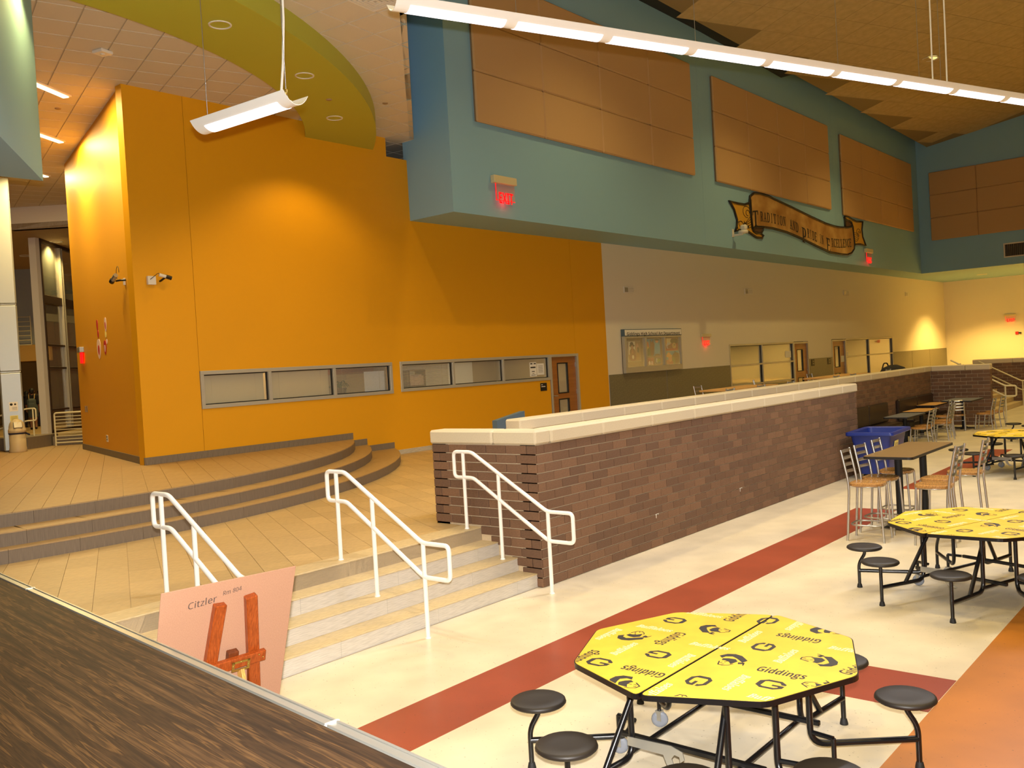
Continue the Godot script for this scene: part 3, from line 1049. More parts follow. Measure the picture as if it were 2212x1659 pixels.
func classrooms() -> void:
	room("first row of classroom windows", -8.75, -13.57, 1.5, M.room_wall, 2.2)
	room("second row of classroom windows", -13.68, -21.0, 3.4, M.room_wall, 2.4)
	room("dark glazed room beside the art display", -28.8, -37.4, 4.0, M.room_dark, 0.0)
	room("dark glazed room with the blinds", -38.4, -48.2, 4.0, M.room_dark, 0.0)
	var t := window("window_1", "first ribbon window of three panes in the yellow wall, two with closed blinds", -8.82, -13.47, 1.955, 2.645, [-10.30, -11.87], [], M.alu)
	t = thing("window_blind", "closed blind behind the first pane of the first ribbon window", "blind")
	slats(t, -8.9, -10.24, 2.0, 2.58, WALL_X - 0.12, 1.25)
	t = thing("window_blind", "closed blind behind the second pane of the first ribbon window", "blind")
	slats(t, -10.36, -11.81, 2.0, 2.58, WALL_X - 0.12, 1.25)
	t = thing("window_blind", "open tilted blind behind the pane with the potted plant", "blind")
	slats(t, -11.93, -13.4, 2.0, 2.58, WALL_X - 0.12, 0.12, 0.03)
	t = thing("wall_cabinet", "orange-brown valance shelf seen above the potted plant behind the glass", "shelf")
	var s := S()
	span(s, Vector3(WALL_X - 0.75, 2.44, -13.38), Vector3(WALL_X - 0.5, 2.60, -11.9), 0.01)
	obj("board", s, M.door_wood, t)
	s = S()
	span(s, Vector3(WALL_X - 0.145, 2.03, -13.36), Vector3(WALL_X - 0.14, 2.47, -12.78))
	one("paper_sheet", s, M.paper, "large blank white sheet hung behind the pane beside the potted plant", "paper")
	s = S()
	span(s, Vector3(WALL_X - 1.3, 1.86, -13.4), Vector3(WALL_X - 0.22, 1.96, -11.9), 0.01)
	one("window_shelf", s, M.door_wood, "orange-brown shelf behind the glass under the potted plant", "shelf")
	# plant with arching leaves
	t = thing("potted_plant", "arching spider plant in a brown pot on the shelf behind the window", "plant", Vector3(WALL_X - 0.5, 1.96, -12.40))
	s = S()
	lathe(s, [Vector2(0.0, 0.0), Vector2(0.09, 0.0), Vector2(0.13, 0.16), Vector2(0.14, 0.16), Vector2(0.14, 0.19), Vector2(0.12, 0.19), Vector2(0.11, 0.17), Vector2(0.0, 0.17)], 16)
	obj("pot", s, M.pot, t)
	for i in 26:
		var w := TAU * i / 26.0 + rng.randf_range(-0.1, 0.1)
		var reach := rng.randf_range(0.12, 0.30)
		var hi := rng.randf_range(0.10, 0.22)
		s = S()
		var d := Vector3(cos(w), 0, sin(w))
		var nrm := Vector3(-sin(w), 0, cos(w)) * 0.014
		var last := Vector3(0, 0.17, 0)
		for k in 6:
			var f := (k + 1) / 6.0
			var p := Vector3(0, 0.17, 0) + d * reach * f + Vector3.UP * (hi * 4.0 * f * (0.8 - f * 0.75))
			quad(s, last - nrm, last + nrm, p + nrm * (1.0 - f * 0.8), p - nrm * (1.0 - f * 0.8))
			last = p
		obj("leaf", s, M.leaf, t)
	window("window_2", "second ribbon window of three panes in the yellow wall, next to the classroom door", -13.70, -19.12, 1.975, 2.65, [-15.405, -17.21], [], M.alu)
	t = thing("window_blind", "open blind behind the first pane of the second ribbon window", "blind")
	slats(t, -13.78, -15.36, 2.02, 2.58, WALL_X - 0.12, 0.5, 0.03)
	# things seen inside the second room
	s = S()
	span(s, Vector3(WALL_X - 3.58, 1.4, -19.9), Vector3(WALL_X - 3.55, 2.7, -16.0), 0.005)
	one("whiteboard", s, M.paper, "wide tan-lit whiteboard on the back wall of the classroom", "whiteboard")
	t = thing("bookshelf", "brown bookshelf with mixed papers at the classroom's back wall", "shelf", Vector3(WALL_X - 3.1, UP1, -17.0))
	s = S()
	for y in [0.0, 0.5, 0.95, 1.4, 1.82]: span(s, Vector3(-0.2, y, -0.3), Vector3(0.2, y + 0.03, 0.3))
	for z in [-0.3, 0.28]: span(s, Vector3(-0.2, 0, z), Vector3(0.2, 1.85, z + 0.02))
	obj("carcass", s, M.brown_wood, t)
	for y in [0.53, 0.98, 1.43]:
		s = S()
		for i in 7: span(s, Vector3(-0.1, y, -0.27 + i * 0.075), Vector3(0.15, y + rng.randf_range(0.2, 0.34), -0.21 + i * 0.075))
		obj("papers", s, [M.paper, M.cork, M.pink][int(y * 2) % 3], t)
	t = thing("notice", "white notice with black and red print taped inside the second ribbon window", "notice")
	s = S()
	span(s, Vector3(WALL_X - 0.05, 2.10, -18.60), Vector3(WALL_X - 0.046, 2.47, -18.32))
	obj("sheet", s, M.paper, t)
	s = S()
	for q in [[2.42, 0.03, 0.03, 0.12], [2.42, 0.03, 0.17, 0.26], [2.32, 0.035, 0.03, 0.24], [2.22, 0.02, 0.08, 0.2], [2.17, 0.012, 0.1, 0.18], [2.13, 0.012, 0.05, 0.23]]:
		span(s, Vector3(WALL_X - 0.046, q[0], -18.32 - q[3]), Vector3(WALL_X - 0.045, q[0] + q[1], -18.32 - q[2]))
	obj("print", s, M.sign_black, t)
	t = thing("notice", "smaller white notice of fine print beside the first, by the door", "notice")
	s = S()
	span(s, Vector3(WALL_X - 0.05, 2.13, -18.92), Vector3(WALL_X - 0.046, 2.43, -18.62))
	obj("sheet", s, M.paper, t)
	s = S()
	for i in 9: span(s, Vector3(WALL_X - 0.046, 2.37 - i * 0.022, -18.87), Vector3(WALL_X - 0.045, 2.376 - i * 0.022, -18.68))
	obj("print", s, M.hole, t)
	door("door_1", "warm wood classroom door with two dark-framed lites at the end of the ribbon window", -19.12, -20.41, 2.65, [[0.3, 0.78, 1.58, 2.42], [0.3, 0.78, 0.72, 1.44]], true, 0.0)
	window("window_3", "dark glazed screen of the room beside the art display", -29.52, -35.1, 0.7, 2.72, [-32.2], [1.94, 1.22], M.alu)
	door("door_2", "wood door with a narrow lite at the right of the dark glazed screen", -35.1, -36.6, 2.70, [[0.35, 0.95, 1.5, 2.4], [0.35, 0.95, 0.75, 1.25]], false)
	door("door_3", "wood door with a narrow lite at the left of the glazed screen with shades", -39.2, -40.85, 2.73, [[0.35, 0.95, 1.5, 2.45], [0.35, 0.95, 0.75, 1.25]], true)
	window("window_4", "glazed screen with drawn shades on its right half, farthest down the white wall", -40.85, -47.36, 0.7, 2.76, [-43.9], [1.94], M.alu)
	s = S()
	span(s, Vector3(WALL_X - 0.14, 0.9, -47.25), Vector3(WALL_X - 0.12, 2.68, -44.0))
	one("roller_shade", s, M.blind, "drawn tan shade behind the right half of the farthest glazed screen", "shade")
	s = S()
	span(s, Vector3(WALL_X - 0.05, 2.1, -34.95), Vector3(WALL_X - 0.046, 2.36, -34.4))
	one("notice", s, M.paper, "pale paper stuck on the dark glazed screen beside its door", "notice")
	s = S()
	span(s, Vector3(WALL_X - 0.05, 1.98, -41.25), Vector3(WALL_X - 0.046, 2.15, -40.95))
	one("notice", s, M.paper, "small pale paper on the glazed screen with shades, by its door", "notice")
	s = S()
	span(s, Vector3(WALL_X - 0.048, 1.72, -40.72), Vector3(WALL_X - 0.044, 2.0, -40.35))
	one("notice", s, M.paper, "pale paper on the far wood door under its narrow lite", "notice")

# ------------------------------------------------------------------ pale stairs up to the raised hall
func stairs() -> void:
	var t := thing("staircase", "wide pale tile stairs of four steps up to the raised hall", "stairs", Vector3.ZERO, 0, "", "structure")
	var nose := [-6.21, -6.478, -6.752, -7.003]
	for k in 4:
		var y0 := 0.15 * k
		var y1 := 0.15 * (k + 1)
		var back: float = nose[k + 1] if k < 3 else -7.30
		var z := -7.544
		var s: SurfaceTool
		z = -7.55
		var first := 0.75 if k % 2 else 0.35
		while z < 2.0:
			var z2 := z + (first if z < -7.5 else 1.18)
			s = S()
			span(s, Vector3(nose[k] - 0.012, y0 + 0.001, z + 0.0015), Vector3(nose[k], y1 - 0.012, z2 - 0.0015))
			obj("riser_tile", s, M.riser_pale, t)
			s = S()
			span(s, Vector3(back - 0.01 if k < 3 else back, y1 - 0.012, z + 0.0015), Vector3(nose[k] + 0.006, y1 + (0.0006 if k == 3 else 0.0), z2 - 0.0015), 0.003)
			obj("tread_tile", s, M.tread_tan, t)
			z = z2
		s = S()
		span(s, Vector3(-7.4, y0 - 0.1, -7.55), Vector3(nose[k] - 0.012, y1 - 0.0125, 2.0))
		obj("core", s, M.mortar, t)
	# mirrored flight at the far end of the hall
	t = thing("staircase", "far tan stairs rising to the left beyond the low dining tables", "stairs", Vector3.ZERO, 0, "", "structure")
	for k in 4:
		var s := S()
		span(s, Vector3(-9.0, 0.15 * k, -35.6), Vector3(-6.9 - 0.27 * k, 0.15 * (k + 1), -27.96), 0.006)
		obj("step", s, M.tread_tan, t)

# ------------------------------------------------------------------ brick walls
func brick_mesh(l: float) -> Mesh:
	if not kit.has(l):
		var s := S()
		box(s, Vector3.ZERO, Vector3(l, 0.0915, 0.034), 0.004)
		s.generate_normals()
		kit[l] = s.commit()
	return kit[l]

func brick_face(t: Node, rest: Dictionary, left: Array, origin: Vector3, along: Vector3, out: Vector3, length: float, courses: int, phase: float, base := 0.0, beside_stairs := false) -> void:
	# running bond from the origin, proud of the mortar by 8 mm
	var L := 0.2955
	var C := 0.103
	var b := Basis(along, Vector3.UP, along.cross(Vector3.UP))
	for j in courses:
		var x := -L + phase - (L / 2 if j % 2 else 0.0)
		while x < length - 0.01:
			var a := maxf(x, 0.0)
			var e := minf(x + L - 0.0105, length)
			x += L
			if e - a < 0.03: continue
			var y := base + C * j + C / 2
			var wx := origin.x + (a + e) / 2
			if beside_stairs and ((y < UP1 and wx < -7.0) or (y < 0.45 and wx < -6.80) or (y < 0.3 and wx < -6.55) or (y < 0.13 and wx < -6.3)): continue
			var key := "brick_%d" % (rng.randi() % 4)
			var p := origin + along * ((a + e) / 2) + Vector3.UP * y + out * -0.009
			if left[0] > 0 and e - a > L - 0.012:
				left[0] -= 1
				put("brick", brick_mesh(snappedf(e - a, 0.001)), M[key], t, Transform3D(b, p))
			elif left[0] > 0:
				left[0] -= 1
				var s := S()
				box(s, Vector3.ZERO, Vector3(e - a, 0.0915, 0.034), 0.004)
				obj("brick", s, M[key], t, Transform3D(b, p))
			else:
				if not rest.has(key): rest[key] = S()
				box(rest[key], p, Vector3(e - a, 0.0915, 0.034), 0.003, b)

func finish_bricks(t: Node, rest: Dictionary) -> void:
	var mesh: ArrayMesh = null
	for key in rest:
		rest[key].generate_normals()
		mesh = rest[key].commit(mesh)
		mesh.surface_set_material(mesh.get_surface_count() - 1, M[key])
	if mesh: tag(put("distant_bricks", mesh, null, t), "", "", "", "stuff")

func coping(t: Node, a: Vector3, b: Vector3, width: float, first := 1.1) -> void:   # rounded cap stones from a to b along the top
	var d := (b - a).normalized()
	var length := a.distance_to(b)
	var x := 0.0
	var step := first
	while x < length - 0.02:
		var e := minf(x + step, length)
		var s := S()
		box(s, (a + d * (x + e) / 2) + Vector3.UP * 0.08, Vector3(e - x - 0.006, 0.16, width), 0.022, Basis(d, Vector3.UP, d.cross(Vector3.UP)))
		obj("cap_stone", s, M.stone, t)
		x = e
		step = 1.1

func brick_walls() -> void:
	var H := 1.545
	# near wall: long face towards the cafeteria, end face beside the stairs
	var t := thing("wall_brick", "near brown brick half wall with pale stone cap, running along the red band", "brick wall", Vector3.ZERO, 0, "", "structure")
	var s := S()
	span(s, Vector3(-6.36, 0.0, -17.24), Vector3(-6.145, H, -7.552))
	span(s, Vector3(-7.712, 0.0, -7.77), Vector3(-6.145, H, -7.552))
	span(s, Vector3(-7.712, 0.0, -9.4), Vector3(-7.5, H, -7.552))
	obj("mortar", s, M.mortar, t)
	var left := [296]
	var rest := {}
	brick_face(t, rest, left, Vector3(-7.712, 0, -7.544), Vector3(1, 0, 0), Vector3(0, 0, 1), 1.575, 15, 0.27, 0.0, true)
	brick_face(t, rest, left, Vector3(-6.137, 0, -7.56), Vector3(0, 0, -1), Vector3(1, 0, 0), 9.68, 15, 0.13)
	finish_bricks(t, rest)
	coping(t, Vector3(-7.75, H, -7.665), Vector3(-6.12, H, -7.665), 0.27, 1.0)
	coping(t, Vector3(-6.245, H, -7.80), Vector3(-6.245, H, -17.27), 0.27, 1.0)
	# rear wall with its return
	t = thing("wall_brick", "rear brown brick half wall behind the booths, with a long pale cap", "brick wall", Vector3.ZERO, 0, "", "structure")
	s = S()
	span(s, Vector3(-7.90, 0.0, -27.87), Vector3(-7.684, H, -9.12))
	span(s, Vector3(-7.90, 0.0, -27.87), Vector3(-6.14, H, -27.665))
	obj("mortar", s, M.mortar, t)
	left = [296]
	rest = {}
	brick_face(t, rest, left, Vector3(-7.676, 0, -27.657), Vector3(1, 0, 0), Vector3(0, 0, 1), 1.545, 15, 0.2)
	brick_face(t, rest, left, Vector3(-7.676, 0, -16.6), Vector3(0, 0, -1), Vector3(1, 0, 0), 11.0, 15, 0.1)
	brick_face(t, rest, left, Vector3(-6.132, 0, -27.66), Vector3(0, 0, -1), Vector3(1, 0, 0), 0.2, 15, 0.2)
	finish_bricks(t, rest)
	coping(t, Vector3(-7.79, H, -9.12), Vector3(-7.79, H, -27.9), 0.27, 1.4)
	coping(t, Vector3(-7.66, H, -27.76), Vector3(-6.11, H, -27.76), 0.27, 0.9)
	# far wall beyond the far stairs
	t = thing("wall_brick", "farthest brick half wall beyond the far stairs", "brick wall", Vector3.ZERO, 0, "", "structure")
	s = S()
	span(s, Vector3(-8.42, 0.0, -35.9), Vector3(6.0, 1.5, -35.61))
	obj("mortar", s, M.mortar, t)
	left = [200]
	rest = {}
	brick_face(t, rest, left, Vector3(-8.42, 0, -35.602), Vector3(1, 0, 0), Vector3(0, 0, 1), 6.0, 14, 0.2, 0.06)
	finish_bricks(t, rest)
	coping(t, Vector3(-8.45, 1.5, -35.75), Vector3(6.0, 1.5, -35.75), 0.32, 1.3)
	# low blue-grey screen by the head of the ramp
	s = S()
	prism(s, PackedVector2Array([Vector2(10.75, UP1), Vector2(11.45, UP1), Vector2(11.45, 1.66), Vector2(10.75, 1.56)]), -9.6, -9.5, Transform3D(Basis(Vector3(0, 0, -1), Vector3.UP, Vector3(1, 0, 0)), Vector3.ZERO))
	one("ramp_screen", s, M.blue_dark, "small blue-grey sloping screen panel peeking over the near brick wall's cap", "panel")
	# power outlets low on the near brick wall
	for z in [-9.93, -12.3]:
		var o := thing("power_outlet", "small steel power outlet low on the near brick wall, %s" % ("the nearer one" if z > -11 else "the farther one"), "outlet", Vector3(-6.137, 0.42, z))
		s = S()
		span(s, Vector3(-0.004, -0.057, -0.035), Vector3(0.006, 0.057, 0.035), 0.002)
		obj("plate", s, M.white_plastic, o)
		s = S()
		for y in [-0.03, 0.012]: span(s, Vector3(0.006, y, -0.014), Vector3(0.0075, y + 0.02, 0.014))
		obj("socket", s, M.black_trim, o)

# ------------------------------------------------------------------ stage
func stage() -> void:
	var e0 := Vector2(-7.014, -2.486)
	var e1 := Vector2(-2.071, -1.993)
	var d := (e1 - e0).normalized()
	var t := thing("floor", "dark streaky wood-look stage deck at lower left with a metal edge strip", "stage", Vector3(e0.x, 0, e0.y), -atan2(d.y, d.x), "", "structure")
	var tex := NoiseTexture2D.new()
	tex.width = 512
	tex.height = 512
	tex.seamless = true
	var n := FastNoiseLite.new()
	n.noise_type = FastNoiseLite.TYPE_SIMPLEX_SMOOTH
	n.frequency = 0.018
	n.fractal_octaves = 5
	n.seed = 4
	tex.noise = n
	var g := Gradient.new()
	g.offsets = PackedFloat32Array([0.0, 0.3, 0.42, 0.5, 0.58, 0.66, 1.0])
	g.colors = PackedColorArray([rgb(58, 44, 34), rgb(74, 58, 44), rgb(98, 76, 54), rgb(66, 50, 38), rgb(150, 118, 78), rgb(88, 68, 50), rgb(176, 142, 98)])
	tex.color_ramp = g
	var m := mat("stage_wood", Color(0.66, 0.62, 0.58), 0.6, 0.0, 0.3)
	m.albedo_texture = tex
	m.uv1_triplanar = true
	m.uv1_scale = Vector3(0.10, 0.4, 2.2)
	var s := S()
	span(s, Vector3(-12.0, 0.0, 0.052), Vector3(14.0, STAGE_Y, 9.0))
	obj("deck", s, m, t)
	s = S()
	span(s, Vector3(-12.0, 0.0, 0.03), Vector3(14.0, STAGE_Y - 0.04, 0.052))
	obj("stage_front", s, M.base_brown, t)
	# nosing strip in lengths, with a small bright joint between them
	var joints := [-3.57, 0.796, 4.36, 7.92]
	for k in 3:
		s = S()
		var a: float = joints[k]
		var b: float = joints[k + 1]
		span(s, Vector3(a + 0.004, STAGE_Y - 0.045, 0.0), Vector3(b - 0.004, STAGE_Y + 0.004, 0.058), 0.004)
		span(s, Vector3(a + 0.004, STAGE_Y + 0.004, 0.004), Vector3(b - 0.004, STAGE_Y + 0.009, 0.016), 0.002)
		span(s, Vector3(a + 0.004, STAGE_Y + 0.004, 0.046), Vector3(b - 0.004, STAGE_Y + 0.008, 0.056), 0.002)
		obj("edge_strip", s, M.zinc, t)
		s = S()
		span(s, Vector3(b - 0.007, STAGE_Y - 0.03, -0.001), Vector3(b + 0.007, STAGE_Y + 0.010, 0.056), 0.002)
		obj("strip_joint", s, M.white_plastic, t)

# ------------------------------------------------------------------ hanging lights
func fixture(label: String, at: Vector3, turn: float, units: int, pitch: float, lens: float, energy: float, wires: Array, top: float, cords: Array) -> void:
	# curved white trough along local -Z with glowing lenses in its belly
	var t := thing("pendant_light", label, "pendant light", at, turn)
	var length := units * pitch + 0.16
	var s := S()
	var prof := []
	for i in 13:
		var a := lerpf(-1.0, 1.0, i / 12.0)
		prof.append(Vector2(a * 0.135, 0.085 * a * a + 0.012 * pow(absf(a), 6)))
	s.set_smooth_group(0)
	for i in 12:
		var p: Vector2 = prof[i]
		var q: Vector2 = prof[i + 1]
		quad(s, Vector3(p.x, p.y, 0), Vector3(q.x, q.y, 0), Vector3(q.x, q.y, -length), Vector3(p.x, p.y, -length))
	s.set_smooth_group(1)
	for i in 12:
		var p: Vector2 = prof[i] + Vector2(0, 0.006)
		var q: Vector2 = prof[i + 1] + Vector2(0, 0.006)
		quad(s, Vector3(q.x, q.y, 0), Vector3(p.x, p.y, 0), Vector3(p.x, p.y, -length), Vector3(q.x, q.y, -length))
	s.set_smooth_group(-1)
	for e in [[prof[0], -1.0], [prof[12], 1.0]]:
		var p: Vector2 = e[0]
		quad(s, Vector3(p.x, p.y, 0), Vector3(p.x, p.y + 0.006, 0), Vector3(p.x, p.y + 0.006, -length), Vector3(p.x, p.y, -length))
	for i in 12:
		for z in [0.0, -length]:
			var p: Vector2 = prof[i]
			var q: Vector2 = prof[i + 1]
			quad(s, Vector3(p.x, p.y, z), Vector3(q.x, q.y, z), Vector3(q.x, q.y + 0.006, z), Vector3(p.x, p.y + 0.006, z))
	obj("trough", s, M.white_paint, t)
	s = S()
	span(s, Vector3(-0.05, 0.02, -length + 0.1), Vector3(0.05, 0.07, -0.1), 0.006)
	obj("ballast_box", s, M.white_plastic, t)
	for k in units:
		var z0 := -0.08 - k * pitch - (pitch - lens) / 2
		s = S()
		s.set_smooth_group(0)
		for i in range(2, 10):
			var p: Vector2 = prof[i]
			var q: Vector2 = prof[i + 1]
			quad(s, Vector3(p.x, p.y - 0.004, z0), Vector3(q.x, q.y - 0.004, z0), Vector3(q.x, q.y - 0.004, z0 - lens), Vector3(p.x, p.y - 0.004, z0 - lens))
		obj("lens", s, M.tube_glow, t)
		area(t, Transform3D(Basis(Vector3.RIGHT, -PI / 2), Vector3(0, -0.012, z0 - lens / 2)), Vector2(0.18, lens), energy, Color(0.97, 0.97, 1.0))
	for z in wires:
		s = S()
		tube(s, [Vector3(0, 0.12, -z), Vector3(0, top - at.y, -z)], 0.0035, 5)
		tube(s, bent([Vector3(-0.06, 0.03, -z), Vector3(0, 0.12, -z), Vector3(0.06, 0.03, -z)], 0.02, 3), 0.004, 5)
		obj("hanger_wire", s, M.steel, t)
		s = S()
		lathe(s, [Vector2(0, 0), Vector2(0.013, 0.004), Vector2(0.013, 0.05), Vector2(0, 0.055)], 8, Vector3(0, 0.11, -z))
		obj("gripper", s, M.brass, t)
	for z in cords:
		s = S()
		var pts := []
		for i in 9:
			var f := i / 8.0
			pts.append(Vector3(0.02 + 0.09 * sin(f * 3.0) * (1.0 - f), lerpf(0.05, top - at.y, f), -z + 0.12 * sin(f * 2.4) * (1 - f)))
		tube(s, pts, 0.011, 6)
		obj("power_cord", s, M.white_plastic, t)

func pendants() -> void:
	# long run over the stairs and tables, hung at an angle to the walls
	var k := 3.385 / 2.585
	var p0 := Vector2(-4.719, -4.481) * k
	fixture("long white pendant light of many glowing lenses crossing the top right", Vector3(p0.x, 5.78, p0.y), -deg_to_rad(20.6), 12, 1.152, 1.02, K_PEND, [1.33, 3.65, 5.95, 7.5, 7.95, 10.6, 13.4], 12.9, [7.75, 8.05])
	fixture("short single white pendant light hanging in front of the yellow wall", Vector3(-6.28, 4.73, -4.78), deg_to_rad(95.0), 1, 1.12, 1.0, K_PEND, [0.12, 1.20], 7.7, [0.22])

# ------------------------------------------------------------------ handrails
func handrail(label: String, z: float, x_shift: float) -> void:
	var t := thing("handrail", label, "handrail", Vector3(x_shift, 0, z), 0, "white pipe handrails on the pale stairs")
	var s := S()
	var loop := bent([Vector3(-7.08, 1.475, 0), Vector3(-6.975, 1.475, 0), Vector3(-5.93, 0.865, 0), Vector3(-5.60, 0.865, 0), Vector3(-5.60, 0.555, 0), Vector3(-5.93, 0.555, 0), Vector3(-6.965, 1.185, 0), Vector3(-7.25, 1.185, 0), Vector3(-7.25, 1.475, 0), Vector3(-7.08, 1.475, 0)], 0.055, 6)
	tube(s, loop, 0.021, 12)
	obj("rail", s, M.white_paint, t)
	for p in [[-5.925, 0.0, 0.865], [-6.59, 0.30, 1.235], [-7.105, 0.60, 1.47]]:
		s = S()
		tube(s, [Vector3(p[0], p[1], 0), Vector3(p[0], p[2], 0)], 0.021, 12)
		obj("post", s, M.white_paint, t)
	for p in [[-5.925, 0.0], [-6.59, 0.30], [-7.105, 0.60]]:
		s = S()
		lathe(s, [Vector2(0.028, p[1]), Vector2(0.027, p[1] + 0.008), Vector2(0.021, p[1] + 0.012)], 12, Vector3(p[0], 0, 0))
		obj("foot_ring", s, M.white_paint, t)

func handrails() -> void:
	handrail("white pipe handrail right against the end of the near brick wall", -7.40, 0.02)
	handrail("white pipe handrail in the middle of the pale stairs", -5.62, -0.02)
	handrail("white pipe handrail at left, half hidden behind the easel board", -3.98, -0.38)
	# cream rails of the far stairs
	for d in [["cream pipe handrail at the foot of the far stairs, in front of the other", -27.95], ["cream pipe handrail along the far brick wall beyond the far stairs", -35.4]]:
		var far: bool = d[1] < -30
		var off := -1.0 if far else 0.0
		var t := thing("handrail", d[0], "handrail", Vector3(off, 0, d[1]), 0, "cream pipe handrails on the far stairs")
		var s := S()
		var pts := [Vector3(-7.2, 1.84, 0), Vector3(-5.83, 1.065, 0), Vector3(-5.56, 1.065, 0), Vector3(-5.56, 0.775, 0), Vector3(-5.83, 0.775, 0), Vector3(-7.2, 1.55, 0)]
		if far: pts = [Vector3(-7.2, 1.60, 0), Vector3(-5.87, 0.865, 0), Vector3(-5.56, 0.865, 0), Vector3(-5.56, 0.555, 0), Vector3(-5.87, 0.555, 0), Vector3(-7.2, 1.30, 0)]
		tube(s, bent(pts, 0.06, 5), 0.024, 8)
		obj("rail", s, M.cream_metal, t)
		for p in [[-5.83, 0.0, pts[1].y], [-6.95, 0.15 if not far else 0.0, pts[0].y - 0.1]]:
			s = S()
			tube(s, [Vector3(p[0], p[1], 0), Vector3(p[0], p[2], 0)], 0.024, 8)
			obj("post", s, M.cream_metal, t)

# ------------------------------------------------------------------ octagonal cafeteria tables
func block_g() -> Array:                                   # a block letter G as convex pieces, unit square, centred
	return [[[-0.5, -0.25], [-0.3, -0.25], [-0.3, 0.25], [-0.5, 0.25]], [[-0.5, 0.25], [-0.3, 0.25], [-0.2, 0.32], [-0.25, 0.5]], [[-0.25, 0.5], [-0.2, 0.32], [0.22, 0.32], [0.25, 0.5]], [[0.25, 0.5], [0.22, 0.32], [0.32, 0.2], [0.5, 0.25]], [[0.32, 0.2], [0.32, 0.12], [0.5, 0.12], [0.5, 0.25]],
		[[-0.5, -0.25], [-0.25, -0.5], [-0.2, -0.32], [-0.3, -0.25]], [[-0.25, -0.5], [0.25, -0.5], [0.22, -0.32], [-0.2, -0.32]], [[0.25, -0.5], [0.5, -0.25], [0.32, -0.22], [0.22, -0.32]], [[0.5, -0.25], [0.5, 0.02], [0.32, 0.02], [0.32, -0.22]], [[0.06, 0.02], [0.06, -0.13], [0.34, -0.13], [0.34, 0.02]]]

func buffalo() -> Array:                                   # a shaggy horned head in strokes, unit box, facing left
	return [[[-0.05, 0.36], [0.16, 0.42], [0.3, 0.26], [0.1, 0.18]], [[0.1, 0.18], [0.3, 0.26], [0.44, 0.1], [0.2, 0.04]], [[0.2, 0.04], [0.44, 0.1], [0.5, -0.14], [0.28, -0.12]], [[0.28, -0.12], [0.5, -0.14], [0.42, -0.36], [0.2, -0.3]], [[0.2, -0.3], [0.42, -0.36], [0.18, -0.5], [0.04, -0.34]],
		[[-0.3, 0.12], [-0.02, 0.2], [0.12, 0.06], [-0.16, 0.0]], [[-0.16, 0.0], [0.12, 0.06], [0.1, -0.14], [-0.1, -0.16]], [[-0.1, -0.16], [0.1, -0.14], [0.02, -0.3], [-0.12, -0.26]], [[-0.2, 0.3], [-0.12, 0.46], [-0.02, 0.42], [-0.08, 0.24]], [[-0.12, 0.46], [-0.26, 0.5], [-0.24, 0.46], [-0.1, 0.4]],
		[[-0.5, -0.02], [-0.4, 0.12], [-0.37, 0.11], [-0.46, -0.03]], [[-0.4, 0.12], [-0.26, 0.2], [-0.25, 0.17], [-0.37, 0.1]], [[-0.5, -0.02], [-0.46, -0.03], [-0.44, -0.2], [-0.48, -0.2]], [[-0.48, -0.2], [-0.44, -0.17], [-0.2, -0.26], [-0.22, -0.3]], [[-0.44, -0.08], [-0.36, -0.03], [-0.36, -0.07], [-0.42, -0.11]], [[-0.24, -0.1], [-0.14, -0.06], [-0.14, -0.09], [-0.22, -0.13]], [[-0.36, -0.16], [-0.24, -0.15], [-0.24, -0.17], [-0.34, -0.19]]]

func half_top(side: float, R: float) -> PackedVector2Array:      # one half of the octagon in (x, z), counter-clockwise in that plane
	var p := []
	for k in 5:
		var a := -PI / 2 + PI / 4 * k
		p.append(Vector2(cos(a) * R * side, sin(a) * R))
	p[0].x += 0.006 * side
	p[4].x += 0.006 * side
	if side < 0: p.reverse()
	return PackedVector2Array(p)

func rounded(poly: PackedVector2Array, r: float, seg := 4) -> PackedVector2Array:
	var out := PackedVector2Array()
	for i in poly.size():
		var p := poly[i]
		var a := poly[(i - 1 + poly.size()) % poly.size()]
		var c := poly[(i + 1) % poly.size()]
		var u := p + (a - p).normalized() * minf(r, p.distance_to(a) * 0.45)
		var v := p + (c - p).normalized() * minf(r, p.distance_to(c) * 0.45)
		for k in seg + 1:
			var t := float(k) / seg
			out.append(u.lerp(p, t).lerp(p.lerp(v, t), t))
	return out

func printed(s: SurfaceTool, tris: Array, xf: Transform2D, clip: PackedVector2Array, y: float) -> void:
	for t in tris:
		var q := []
		for v in t: q.append(xf * (v as Vector2))
		if (q[1] - q[0]).cross(q[2] - q[0]) < 0.0: q.reverse()
		var c := clip_tri(q, clip)
		for i in range(1, c.size() - 1):
			tri(s, Vector3(c[0].x, y, c[0].y), Vector3(c[i + 1].x, y, c[i + 1].y), Vector3(c[i].x, y, c[i].y))

